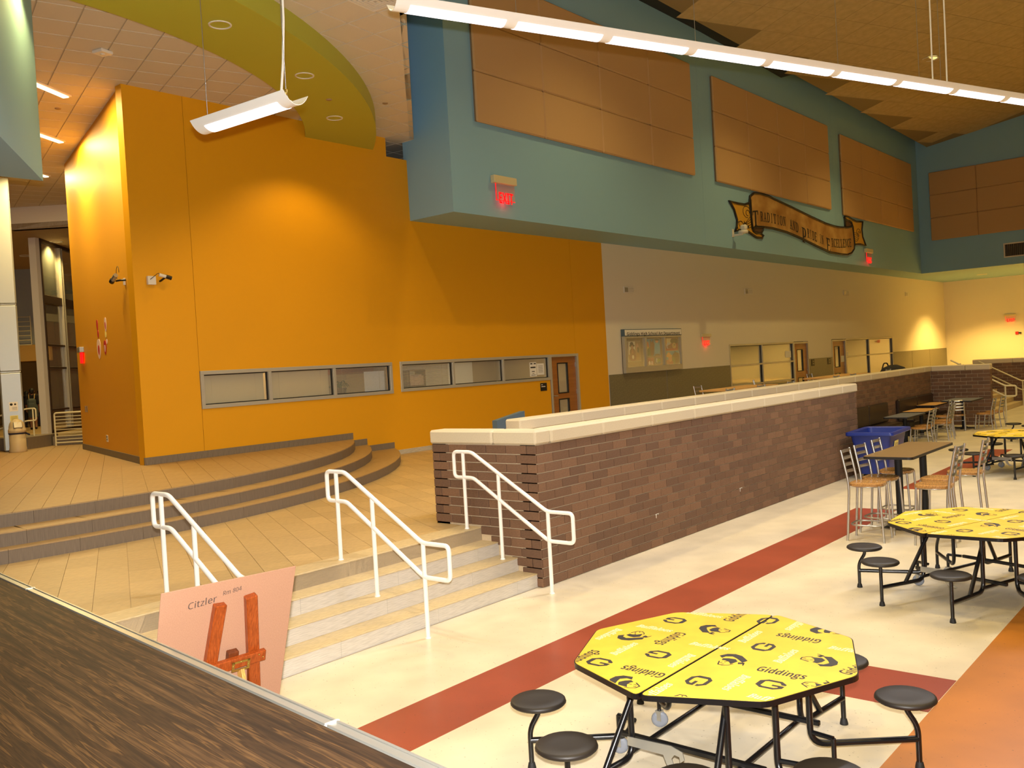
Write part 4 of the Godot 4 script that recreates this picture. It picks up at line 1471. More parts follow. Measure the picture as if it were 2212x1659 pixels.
func cafeteria_table(label: String) -> Node3D:
	var R := 0.835
	var T := 0.70
	var t := thing("cafeteria_table", label, "table", Vector3.ZERO, 0, "octagonal yellow cafeteria tables with attached stools")
	var gid := glyphs("Giddings", false, true)
	var buf := glyphs("Buffaloes", true, true, true)
	var fan := func(pieces: Array) -> Array:
		var out := []
		for p in pieces:
			for i in range(1, p.size() - 1): out.append([Vector2(p[0][0], p[0][1]), Vector2(p[i][0], p[i][1]), Vector2(p[i + 1][0], p[i + 1][1])])
		return out
	var G: Array = fan.call(block_g())
	var head: Array = fan.call(buffalo())
	# words: baseline start and direction in (x, z); letters stand to the left of the direction
	var words := [[-0.03, 0.52, -1, 0], [-0.33, -0.20, 0, 1], [-0.60, 0.62, 0, -1], [0.35, 0.17, 1, 0], [0.46, -0.43, -1, 0], [-0.20, -0.56, 0, -1], [0.76, 0.02, 0.3, -1]]
	var white := [[-0.47, 0.36, 0, -1], [-0.65, -0.20, 1, 0], [-0.71, -0.08, 0, 1], [-0.07, 0.13, 0, 1], [-0.18, -0.05, 1, 0], [0.06, 0.86, 0, -1], [0.07, -0.20, 0, -1], [0.395, 0.03, 0, -1], [0.21, -0.80, 0, 1], [0.54, -0.36, 1, 0], [0.35, 0.30, 0, 1], [0.48, 0.55, 1, 0], [-0.52, -0.62, 1, 0]]
	var gs := [[-0.46, 0.51, 0], [-0.24, 0.23, 180], [-0.50, -0.41, 180], [0.17, 0.50, 90], [0.22, -0.18, -90], [0.51, 0.36, 0], [0.02, -0.68, 90]]
	var heads := [[-0.55, 0.0, 90, 1], [-0.16, 0.72, 200, 1], [-0.19, -0.35, 180, 1], [0.17, 0.12, -90, -1], [0.58, -0.12, 0, 1], [0.74, 0.27, 20, 1], [0.42, -0.66, 180, -1], [0.22, 0.82, 90, 1]]
	for side in [-1.0, 1.0]:
		var poly := rounded(half_top(side, R), 0.05)
		var y: float = T - (0.004 if side < 0 else 0.0)
		var s := S()
		slab(s, poly, y - 0.032, y - 0.002)
		var top := obj("tabletop_edge", s, M.black, t)
		var inner: PackedVector2Array = Geometry2D.offset_polygon(poly, -0.006)[0]
		s = S()
		slab(s, inner, y - 0.004, y)
		obj("laminate", s, M.table_yellow, top)
		# lettering and emblems printed on this half
		var hull := rounded(half_top(side, R - 0.008), 0.05)
		var sb := S()
		var sw := S()
		for w in words:
			var d := Vector2(w[2], w[3]).normalized()
			var up := Vector2(d.y, -d.x)
			printed(sb, gid[0], Transform2D(d * (0.27 / gid[1]), up * 0.075, Vector2(w[0], w[1])), hull, y + 0.0006)
		for g in gs:
			var d := Vector2.RIGHT.rotated(deg_to_rad(g[2]))
			printed(sb, G, Transform2D(d * 0.145, Vector2(d.y, -d.x) * 0.125, Vector2(g[0], g[1])), hull, y + 0.0006)
		for h in heads:
			var d := Vector2.RIGHT.rotated(deg_to_rad(h[2]))
			printed(sb, head, Transform2D(d * 0.21, Vector2(d.y, -d.x) * 0.19 * h[3], Vector2(h[0], h[1])), hull, y + 0.0006)
		for w in white:
			var d := Vector2(w[2], w[3]).normalized()
			printed(sw, buf[0], Transform2D(d * (0.25 / buf[1]), Vector2(d.y, -d.x) * 0.055 + d * 0.012, Vector2(w[0], w[1])), hull, y + 0.0004)
		obj("black_print", sb, M.print_black, top)
		obj("white_print", sw, M.print_white, top)
		# under-frame of this half
		s = S()
		for z in [-0.3, 0.3]:
			span(s, Vector3(minf(side * 0.06, side * 0.62), y - 0.06, z - 0.016), Vector3(maxf(side * 0.06, side * 0.62), y - 0.032, z + 0.016), 0.004)
		obj("top_bearer", s, M.black, t)
	# stools: two on each side of both seam ends, joined by bent tubes
	for e in [1.0, -1.0]:
		for k in 4:
			var off: float = [-57.0, -20.0, 20.0, 57.0][k]
			var a := deg_to_rad((90.0 if e > 0 else -90.0) + off)
			var r := 1.05
			var c := Vector3(cos(a) * r, 0, sin(a) * r)
			var din := -Vector3(cos(a), 0, sin(a))
			var s := S()
			var seat := [Vector2(0.0, 0.385), Vector2(0.12, 0.385), Vector2(0.155, 0.39), Vector2(0.168, 0.402), Vector2(0.164, 0.416), Vector2(0.15, 0.424), Vector2(0.08, 0.421), Vector2(0.0, 0.418)]
			lathe(s, seat, 28, c)
			obj("stool_seat", s, M.seat_black, t)
			s = S()
			var low := c + Vector3(0, 0.20, 0)
			if k == 0 or k == 3: tube(s, bent([c + Vector3(0, 0.39, 0), c + Vector3(0, 0.34, 0) , c - din * 0.06 + Vector3(0, 0.24, 0), c - din * 0.06 + Vector3(0, 0.02, 0)], 0.05, 4), 0.016, 10)
			else: tube(s, [c + Vector3(0, 0.39, 0), c + Vector3(0, 0.02, 0)], 0.016, 10)
			obj("stool_post", s, M.black, t)
			s = S()
			var foot := c - (din * 0.06 if k == 0 or k == 3 else Vector3.ZERO)
			lathe(s, [Vector2(0.0, 0.0), Vector2(0.026, 0.0), Vector2(0.026, 0.008), Vector2(0.02, 0.035), Vector2(0.016, 0.04)], 12, foot)
			obj("glide", s, M.black_matte, t)
			s = S()
			low = foot + Vector3(0, 0.17, 0)
			var sx := signf(c.x) if absf(c.x) > 0.05 else 1.0
			var leg := Vector3(sx * (0.46 if k == 0 or k == 3 else 0.30), 0.17, e * (0.22 if k == 0 or k == 3 else 0.46))
			var bend := low.lerp(leg, 0.5) + Vector3(0, 0, 0.0)
			tube(s, bent([low, bend, leg, leg + Vector3(0, T - 0.04 - 0.17, 0)], 0.09, 6), 0.018, 10)
			obj("stool_arm", s, M.black, t)
			if k == 1 or k == 2:
				s = S()
				tube(s, [Vector3(leg.x * 0.9, T - 0.05, leg.z * 0.80), low.lerp(leg, 0.55)], 0.018, 10)
				obj("brace", s, M.black, t)
	# centre rails and hinges
	var s := S()
	for z in [-0.36, 0.36]:
		bar(s, Vector3(-0.46, 0.24, z), Vector3(0.46, 0.24, z), 0.03, 0.03, 0.005)
	obj("cross_rail", s, M.black, t)
	s = S()
	for x in [-0.30, 0.30]:
		tube(s, [Vector3(x, 0.20, -0.46), Vector3(x, 0.20, 0.46)], 0.015, 8)
	obj("side_rail", s, M.black, t)
	s = S()
	prism(s, PackedVector2Array([Vector2(-0.30, 0.30), Vector2(-0.02, 0.31), Vector2(0.05, 0.29), Vector2(0.06, 0.25), Vector2(0.035, 0.23), Vector2(0.03, 0.26), Vector2(0.0, 0.265), Vector2(-0.02, 0.24), Vector2(0.0, 0.19), Vector2(0.08, 0.165), Vector2(0.0, 0.16), Vector2(-0.05, 0.20), Vector2(-0.07, 0.25), Vector2(-0.30, 0.25)]), 0.50, 0.506)
	obj("latch_plate", s, M.zinc, t)
	s = S()
	for z in [-0.42, 0.42]:
		tube(s, [Vector3(-0.05, T - 0.07, z), Vector3(0.05, T - 0.07, z)], 0.016, 8)
		span(s, Vector3(-0.09, T - 0.085, z - 0.03), Vector3(0.09, T - 0.036, z - 0.02), 0.004)
	obj("hinge", s, M.black, t)
	s = S()
	for z in [-0.40, 0.40]: tube(s, [Vector3(0.09, T - 0.075, z), Vector3(0.115, T - 0.075, z)], 0.016, 8)
	obj("hinge_bolt", s, M.steel, t)
	for cx in [[-0.60, 0.15], [-0.60, -0.32], [0.60, -0.2], [0.60, 0.2]]:
		var post := S()
		tube(post, [Vector3(cx[0], 0.24, cx[1]), Vector3(cx[0], 0.10, cx[1])], 0.014, 8)
		tube(post, bent([Vector3(cx[0], 0.24, cx[1]), Vector3(cx[0] * 0.78, 0.24, cx[1] * 1.1)], 0.02, 3), 0.014, 8)
		var cp := obj("caster_post", post, M.black, t)
		var wheel := S()
		lathe(wheel, [Vector2(0.0, -0.014), Vector2(0.034, -0.014), Vector2(0.05, -0.012), Vector2(0.055, 0.0), Vector2(0.05, 0.012), Vector2(0.034, 0.014), Vector2(0.0, 0.014)], 18, Vector3(cx[0], 0.056, cx[1]), Basis(Vector3.RIGHT, PI / 2) * Basis(Vector3.FORWARD, 0.5))
		obj("wheel", wheel, M.caster_grey, cp)
		var fork := S()
		for q in [-0.02, 0.018]: span(fork, Vector3(cx[0] - 0.02, 0.05, cx[1] + q), Vector3(cx[0] + 0.02, 0.115, cx[1] + q + 0.003))
		span(fork, Vector3(cx[0] - 0.02, 0.105, cx[1] - 0.02), Vector3(cx[0] + 0.02, 0.115, cx[1] + 0.02))
		obj("fork", fork, M.zinc, cp)
	return t

func cafeteria_tables() -> void:
	var t := cafeteria_table("nearest octagonal yellow table with black stools, close below the stage")
	t.position = Vector3(-2.56, 0.0, -4.69)
	copy(t, Vector3(-2.19, 0.0, -9.28), -0.36, "second octagonal yellow table with black stools, beside the tall bar table")
	copy(t, Vector3(-3.52, 0.0, -18.1), -0.30, "third octagonal yellow table with black stools, farther along the right edge")
	copy(t, Vector3(-3.75, 0.0, -23.7), -0.20, "farthest octagonal table with black stools, just inside the right edge")

# ------------------------------------------------------------------ bar table, stools, low tables, chairs
func metal_chair(called: String, label: String, cat: String, seat_y: float, back_y: float, group: String) -> Node3D:
	# ladder-back aluminium chair facing local +X with a saddle wood seat
	var t := thing(called, label, cat, Vector3.ZERO, 0, group)
	var w := 0.175
	var bx := -0.19
	var s: SurfaceTool
	for z in [-w, w]:
		s = S()
		tube(s, bent([Vector3(bx - 0.035, 0.0, z * 1.04), Vector3(bx + 0.01, seat_y - 0.08, z), Vector3(bx, seat_y + 0.06, z), Vector3(bx - 0.07, back_y, z)], 0.1, 4), 0.0155, 8)
		obj("back_post", s, M.steel, t)
		s = S()
		tube(s, [Vector3(0.21, 0.0, z * 1.04), Vector3(0.175, seat_y - 0.025, z * 0.96)], 0.0145, 8)
		obj("front_leg", s, M.steel, t)
	for k in 4:
		var y := lerpf(seat_y + 0.13, back_y - 0.03, k / 3.0)
		var x := lerpf(bx - 0.012, bx - 0.063, (y - seat_y) / (back_y - seat_y))
		s = S()
		s.set_smooth_group(0)
		for i in 8:
			var a := lerpf(-1, 1, i / 8.0)
			var b := lerpf(-1, 1, (i + 1) / 8.0)
			var xa := x - 0.03 * (1 - a * a)
			var xb := x - 0.03 * (1 - b * b)
			for q in [0.0, 0.005]:
				quad(s, Vector3(xa + q, y - 0.02, a * w), Vector3(xa + q, y + 0.02, a * w), Vector3(xb + q, y + 0.02, b * w), Vector3(xb + q, y - 0.02, b * w))
			quad(s, Vector3(xa, y + 0.02, a * w), Vector3(xa + 0.005, y + 0.02, a * w), Vector3(xb + 0.005, y + 0.02, b * w), Vector3(xb, y + 0.02, b * w))
		obj("back_slat", s, M.steel, t)
	s = S()
	var poly := PackedVector2Array()
	for k in 28:
		var a := TAU * k / 28.0
		var r := 0.20 / pow(pow(absf(cos(a)), 3.2) + pow(absf(sin(a)), 3.2), 1.0 / 3.2)
		poly.append(Vector2(cos(a) * r * 1.03 - 0.0, sin(a) * r))
	slab(s, poly, seat_y - 0.03, seat_y)
	for i in poly.size():
		var a := poly[i]
		var b := poly[(i + 1) % poly.size()]
		s.set_smooth_group(3)
		quad(s, Vector3(a.x, seat_y, a.y), Vector3(a.x * 0.9, seat_y + 0.008, a.y * 0.9), Vector3(b.x * 0.9, seat_y + 0.008, b.y * 0.9), Vector3(b.x, seat_y, b.y))
		quad(s, Vector3(a.x * 0.9, seat_y + 0.008, a.y * 0.9), Vector3(a.x * 0.3, seat_y - 0.001, a.y * 0.3), Vector3(b.x * 0.3, seat_y - 0.001, b.y * 0.3), Vector3(b.x * 0.9, seat_y + 0.008, b.y * 0.9))
		tri(s, Vector3(a.x * 0.3, seat_y - 0.001, a.y * 0.3), Vector3(0, seat_y, 0), Vector3(b.x * 0.3, seat_y - 0.001, b.y * 0.3))
	s.set_smooth_group(-1)
	obj("seat", s, M.seat_wood, t)
	s = S()
	var ring := []
	for k in 20:
		var a := TAU * k / 20.0
		ring.append(Vector3(cos(a) * 0.19, seat_y - 0.038, sin(a) * 0.18))
	tube(s, ring, 0.010, 6, true)
	obj("seat_ring", s, M.steel, t)
	if seat_y > 0.6:
		s = S()
		var fr := []
		for k in 24:
			var a := TAU * k / 24.0
			var r := 0.205 / pow(pow(absf(cos(a)), 4.0) + pow(absf(sin(a)), 4.0), 0.25)
			fr.append(Vector3(cos(a) * r * 0.97, 0.20, sin(a) * r * 0.88))
		tube(s, fr, 0.011, 8, true)
		obj("foot_ring", s, M.steel, t)
	else:
		s = S()
		for z in [-w, w]: tube(s, [Vector3(bx - 0.01, 0.2, z), Vector3(0.195, 0.2, z)], 0.009, 6)
		tube(s, [Vector3(0.19, 0.24, -w), Vector3(0.19, 0.24, w)], 0.009, 6)
		obj("stretcher", s, M.steel, t)
	return t

func pedestal_table(called: String, label: String, x0: float, x1: float, z0: float, z1: float, h: float, top: Material, cols: Array, group := "") -> void:
	var t := thing(called, label, "table", Vector3((x0 + x1) / 2, 0, (z0 + z1) / 2), 0, group)
	var w := (x1 - x0) / 2
	var l := (z0 - z1) / 2
	var poly := rounded(PackedVector2Array([Vector2(-w, -l), Vector2(w, -l), Vector2(w, l), Vector2(-w, l)]), 0.06, 4)
	var s := S()
	slab(s, poly, h - 0.034, h - 0.003)
	obj("tabletop_edge", s, M.black_trim, t)
	s = S()
	slab(s, Geometry2D.offset_polygon(poly, -0.004)[0], h - 0.004, h)
	obj("laminate", s, top, t)
	for z in cols:
		s = S()
		lathe(s, [Vector2(0.0, 0.03), Vector2(0.047, 0.03), Vector2(0.047, h - 0.05), Vector2(0.10, h - 0.045), Vector2(0.10, h - 0.034), Vector2(0.0, h - 0.034)], 20, Vector3(0, 0, z), Basis(), true)
		obj("column", s, M.black_matte, t)
		s = S()
		var hw := minf(w * 0.85, 0.28)
		bar(s, Vector3(-hw, 0.028, z), Vector3(hw, 0.028, z), 0.07, 0.028, 0.01)
		if cols.size() == 1: bar(s, Vector3(0, 0.028, z - 0.26), Vector3(0, 0.028, z + 0.26), 0.07, 0.028, 0.01)
		lathe(s, [Vector2(0.075, 0.014), Vector2(0.075, 0.035), Vector2(0.047, 0.05)], 16, Vector3(0, 0, z))
		for x in [-hw + 0.02, hw - 0.02]: lathe(s, [Vector2(0, 0), Vector2(0.018, 0.0), Vector2(0.018, 0.016)], 10, Vector3(x, 0, z))
		obj("foot", s, M.black_matte, t)

func high_table() -> void:
	pedestal_table("bar_table", "tall brown-topped bar table on two black columns among the bar stools", -4.115, -3.50, -11.67, -13.54, 0.997, M.table_brown, [0.50, -0.55])
	var st := metal_chair("bar_stool", "aluminium bar stool with wood seat, nearest on the left side of the bar table", "stool", 0.715, 1.13, "aluminium bar stools at the tall table")
	st.position = Vector3(-3.95, 0, -11.36)
	st.rotation.y = 0.06
	copy(st, Vector3(-3.97, 0, -11.90), -0.05, "aluminium bar stool with wood seat, middle one on the left side of the bar table")
	copy(st, Vector3(-3.99, 0, -12.60), 0.03, "aluminium bar stool with wood seat, last on the left side of the bar table, in front of the bin")
	copy(st, Vector3(-3.19, 0, -11.42), PI + 0.12, "aluminium bar stool with wood seat, nearest on the right side of the bar table")
	copy(st, Vector3(-3.28, 0, -11.98), PI - 0.05, "aluminium bar stool with wood seat, middle one on the right side of the bar table")
	copy(st, Vector3(-3.16, 0, -12.70), PI + 0.05, "aluminium bar stool with wood seat, last on the right side of the bar table")
	# blue recycling bin
	var t := thing("recycling_bin", "large blue plastic recycling bin at the end of the near brick wall", "bin", Vector3(-5.62, 0, -16.85), 0.06)
	var s := S()
	var ring := func(wx: float, wz: float, y: float) -> Array:
		var p := []
		for v in rounded(PackedVector2Array([Vector2(-wx, -wz), Vector2(wx, -wz), Vector2(wx, wz), Vector2(-wx, wz)]), 0.07, 4): p.append(Vector3(v.x, y, v.y))
		return p
	var rings := [ring.call(0.24, 0.42, 0.10), ring.call(0.34, 0.58, 0.80), ring.call(0.40, 0.64, 0.80), ring.call(0.415, 0.655, 0.815), ring.call(0.41, 0.65, 0.865), ring.call(0.37, 0.61, 0.87), ring.call(0.335, 0.575, 0.85), ring.call(0.23, 0.41, 0.13)]
	for i in rings.size() - 1:
		for k in rings[i].size():
			var n: int = rings[i].size()
			s.set_smooth_group(i + 4)
			quad(s, rings[i][k], rings[i + 1][k], rings[i + 1][(k + 1) % n], rings[i][(k + 1) % n])
	s.set_smooth_group(-1)
	for k in range(1, rings[0].size() - 1):
		tri(s, rings[0][0], rings[0][k], rings[0][k + 1])
		tri(s, rings[7][0], rings[7][k + 1], rings[7][k])
	obj("tub", s, M.bin_blue, t)
	for x in [-0.17, 0.17]:
		for z in [-0.33, 0.33]:
			s = S()
			lathe(s, [Vector2(0, -0.018), Vector2(0.045, -0.018), Vector2(0.05, 0.0), Vector2(0.045, 0.018), Vector2(0, 0.018)], 14, Vector3(x, 0.05, z), Basis(Vector3.FORWARD, PI / 2))
			span(s, Vector3(x - 0.03, 0.05, z - 0.03), Vector3(x + 0.03, 0.105, z + 0.03), 0.006)
			obj("wheel", s, M.black_matte, t)
	s = S()
	box(s, Vector3(0.325, 0.62, 0.12), Vector3(0.006, 0.13, 0.26), 0.002, Basis(Vector3(0, 0, 1), -0.14))
	var lab := obj("sticker", s, M.paper_yellow, t)
	s = S()
	for z in [0.07, 0.17]: box(s, Vector3(0.329, 0.62, z), Vector3(0.004, 0.05, 0.035), 0.001, Basis(Vector3(0, 0, 1), -0.14))
	obj("print", s, M.cork, lab)

func low_tables() -> void:
	pedestal_table("dining_table", "low slate-topped dining table nearest the booths' open end", -7.13, -6.56, -21.7, -23.1, 0.70, M.table_slate, [0.0], "low dining tables along the booths")
	pedestal_table("dining_table", "low tan-topped dining table in the middle of the booths", -7.22, -6.66, -23.4, -24.65, 0.70, M.table_tan, [0.0], "low dining tables along the booths")
	pedestal_table("dining_table", "low tan-topped dining table deepest in the booth corner", -7.58, -7.06, -25.75, -27.05, 0.70, M.table_tan, [0.0], "low dining tables along the booths")
	pedestal_table("dining_table", "slate-topped table in front of the rear wall's brick return", -6.96, -6.20, -25.85, -27.2, 0.80, M.table_slate, [0.0])
	var c := metal_chair("dining_chair", "aluminium chair with wood seat in front of the slate table, nearest the blue bin", "chair", 0.43, 0.83, "aluminium dining chairs at the low tables")
	c.position = Vector3(-6.42, 0, -22.15)
	c.rotation.y = PI
	copy(c, Vector3(-6.52, 0, -22.75), PI + 0.1, "aluminium chair with wood seat, second at the slate-topped booth table")
	copy(c, Vector3(-6.34, 0, -23.55), PI - 0.1, "aluminium chair with a brightly lit leg at the near side of the tan booth table")
	copy(c, Vector3(-6.50, 0, -24.30), PI, "aluminium chair at the far side of the middle tan booth table")
	copy(c, Vector3(-6.83, 0, -25.55), PI + 0.4, "aluminium chair standing between the tan tables and the slate table by the return wall")
	copy(c, Vector3(-6.62, 0, -26.1), PI / 2 + 0.2, "aluminium chair turned side-on at the near edge of the slate table by the return wall")
	copy(c, Vector3(-6.02, 0, -26.4), PI, "aluminium chair at the right end of the slate table, nearer one")
	copy(c, Vector3(-5.95, 0, -27.1), PI - 0.1, "aluminium chair at the right end of the slate table, farther one by the stairs")
	# upholstered booths against the rear wall
	for b in [["dark brown booth bench nearest the blue bin", -17.8, -23.5], ["dark brown booth bench deeper in the corner", -24.35, -27.4]]:
		var t := thing("booth_bench", b[0], "bench", Vector3(-7.62, 0, b[1]), 0, "dark booth benches along the rear brick wall")
		var n := maxi(2, roundi((b[1] - b[2]) / 1.4))
		var l: float = (b[1] - b[2]) / n
		var s := S()
		span(s, Vector3(-0.03, 0.0, b[2] - b[1]), Vector3(0.30, 0.36, 0.0), 0.01)
		obj("plinth", s, M.black_trim, t)
		for i in n:
			s = S()
			span(s, Vector3(0.0, 0.36, -l * (i + 1) + 0.01), Vector3(0.42, 0.45, -l * i - 0.01), 0.03)
			obj("seat_cushion", s, M.booth, t)
			s = S()
			span(s, Vector3(-0.04, 0.46, -l * (i + 1) + 0.01), Vector3(0.06, 0.95, -l * i - 0.01), 0.03)
			obj("back_cushion", s, M.booth, t)

func raised_tables() -> void:
	# tops of tables and chairs peeking over the rear wall's cap
	var y := UP1
	for d in [["dining table peeking over the rear wall's cap in front of the glazed screen", -9.1, -17.3, -19.6], ["dining table peeking over the rear wall's cap below the far wood doors", -9.0, -22.6, -25.4]]:
		var x: float = d[1]
		var t := thing("dining_table", d[0], "table", Vector3(x, y, (d[2] + d[3]) / 2.0), 0, "dining tables of the raised hall")
		var s := S()
		var l: float = (d[2] - d[3]) / 2
		slab(s, rounded(PackedVector2Array([Vector2(-0.4, -l), Vector2(0.4, -l), Vector2(0.4, l), Vector2(-0.4, l)]), 0.06, 3), 1.02, 1.05)
		obj("tabletop", s, M.table_tan, t)
		for z in [-0.6, 0.6]:
			s = S()
			lathe(s, [Vector2(0.27, 0.0), Vector2(0.27, 0.02), Vector2(0.045, 0.04), Vector2(0.045, 1.02)], 16, Vector3(0, 0, z))
			obj("column", s, M.black_matte, t)
	var st := metal_chair("bar_stool", "aluminium stool back peeking over the rear wall's cap, leftmost", "stool", 0.70, 1.12, "stools of the raised hall behind the rear wall")
	var list := [[-8.55, -16.4, PI, ""], [-8.5, -17.7, PI, "aluminium stool peeking over the cap before the glazed screen, second from left"], [-9.75, -18.2, 0.0, "aluminium stool on the far side of the first raised table"], [-8.5, -19.2, PI, "aluminium stool peeking over the cap at the right end of the first raised table"], [-9.7, -21.0, 0.4, "aluminium stool post pair peeking below the wood doors"], [-8.5, -21.9, PI, "aluminium stool peeking over the cap left of the second raised table"], [-8.45, -22.9, PI, "aluminium stool at the near end of the second raised table"], [-9.6, -24.2, 0.0, "aluminium stool across the second raised table"], [-8.45, -25.6, PI, "aluminium stool at the far end of the second raised table, rightmost"]]
	for i in list.size():
		var e: Array = list[i]
		if i == 0:
			st.position = Vector3(e[0], y, e[1])
			st.rotation.y = e[2]
		else: copy(st, Vector3(e[0], y, e[1]), e[2], e[3])
	var s := S()
	span(s, Vector3(-8.9, UP1, -27.7), Vector3(-8.2, UP1 + 0.95, -26.3), 0.03)
	one("counter", s, M.booth, "dark low counter behind the rear wall that carries the black bag", "counter")
	var t := thing("bag", "black bag lying beyond the rear wall's cap near the end wall", "bag", Vector3(-8.5, UP1, -27.0))
	s = S()
	lathe(s, [Vector2(0.0, 0.95), Vector2(0.40, 0.96), Vector2(0.42, 1.02), Vector2(0.34, 1.12), Vector2(0.12, 1.20), Vector2(0.0, 1.20)], 18, Vector3.ZERO, Basis().scaled(Vector3(0.8, 1, 1.5)))
	obj("bag_body", s, M.cloth_black, t)
	s = S()
	tube(s, bent([Vector3(-0.2, 1.05, -0.3), Vector3(-0.2, 1.26, -0.1), Vector3(-0.2, 1.26, 0.2), Vector3(-0.2, 1.05, 0.4)], 0.08, 4), 0.02, 6)
	obj("strap", s, M.cloth_black, t)

# ------------------------------------------------------------------ signs, cameras and pictures on the walls
func exit_sign(label: String, xf: Transform3D, w: float, h: float) -> void:
	var t := thing("exit_sign", label, "exit sign", Vector3.ZERO, 0, "lit red exit signs")
	t.transform = xf
	var k := h / 0.55
	var s := S()
	span(s, Vector3(0, h - 0.17 * k, 0.0), Vector3(w, h, 0.12 * k), 0.01)
	obj("housing", s, M.cream_metal, t)
	s = S()
	span(s, Vector3(w * 0.12, 0.0, 0.05 * k), Vector3(w * 0.95, h - 0.17 * k, 0.065 * k), 0.003)
	obj("edge_lit_panel", s, M.acrylic, t)
	s = S()
	for q in [[w * 0.12, 0.0, w * 0.95, 0.012 * k], [w * 0.12, 0.0, w * 0.12 + 0.01 * k, h - 0.17 * k]]:
		span(s, Vector3(q[0], q[1], 0.049 * k), Vector3(q[2], q[3], 0.0665 * k))
	obj("lit_edge", s, M.exit_red, t)
	s = S()
	write(s, "EXIT", Transform3D(Basis(), Vector3(w * 0.24, 0.06 * k, 0.068 * k)), w * 0.62, 0.25 * k, false, true, 0.0)
	obj("lettering", s, M.exit_red, t)
	var l := OmniLight3D.new()
	l.name = "sign_lamp"
	l.position = Vector3(w / 2, -0.03, 0.12 * k)
	l.light_color = Color(1, 0.1, 0.12)
	l.light_energy = 0.05 * k * k
	l.light_size = 0.05
	l.omni_range = 60.0
	l.omni_attenuation = 2.0
	l.shadow_enabled = true
	t.add_child(l)

func blot(im: Image, c: Vector2, r: Vector2, col: Color) -> void:
	for y in range(maxi(0, int(c.y - r.y)), mini(im.get_height(), int(c.y + r.y) + 1)):
		for x in range(maxi(0, int(c.x - r.x)), mini(im.get_width(), int(c.x + r.x) + 1)):
			if pow((x - c.x) / r.x, 2) + pow((y - c.y) / r.y, 2) <= 1.0: im.set_pixel(x, y, col)

func painting(label: String, at: Vector3, w: float, h: float, im: Image) -> void:
	var t := thing("painting", label, "painting", Vector3.ZERO, 0, "student paintings in the art display")
	t.transform = facing_x(at.x, at.y, at.z)
	var s := S()
	span(s, Vector3(0, 0, 0), Vector3(w, h, 0.008), 0.001)
	obj("board", s, M.paper, t)
	var q := QuadMesh.new()
	q.size = Vector2(w - 0.01, h - 0.01)
	var m := StandardMaterial3D.new()
	m.albedo_texture = ImageTexture.create_from_image(im)
	m.roughness = 0.7
	put("painted_sheet", q, m, t, Transform3D(Basis(), Vector3(w / 2, h / 2, 0.0095)))

func canvas(w: int, h: int, c: Color) -> Image:
	var im := Image.create(w, h, false, Image.FORMAT_RGB8)
	im.fill(c)
	return im

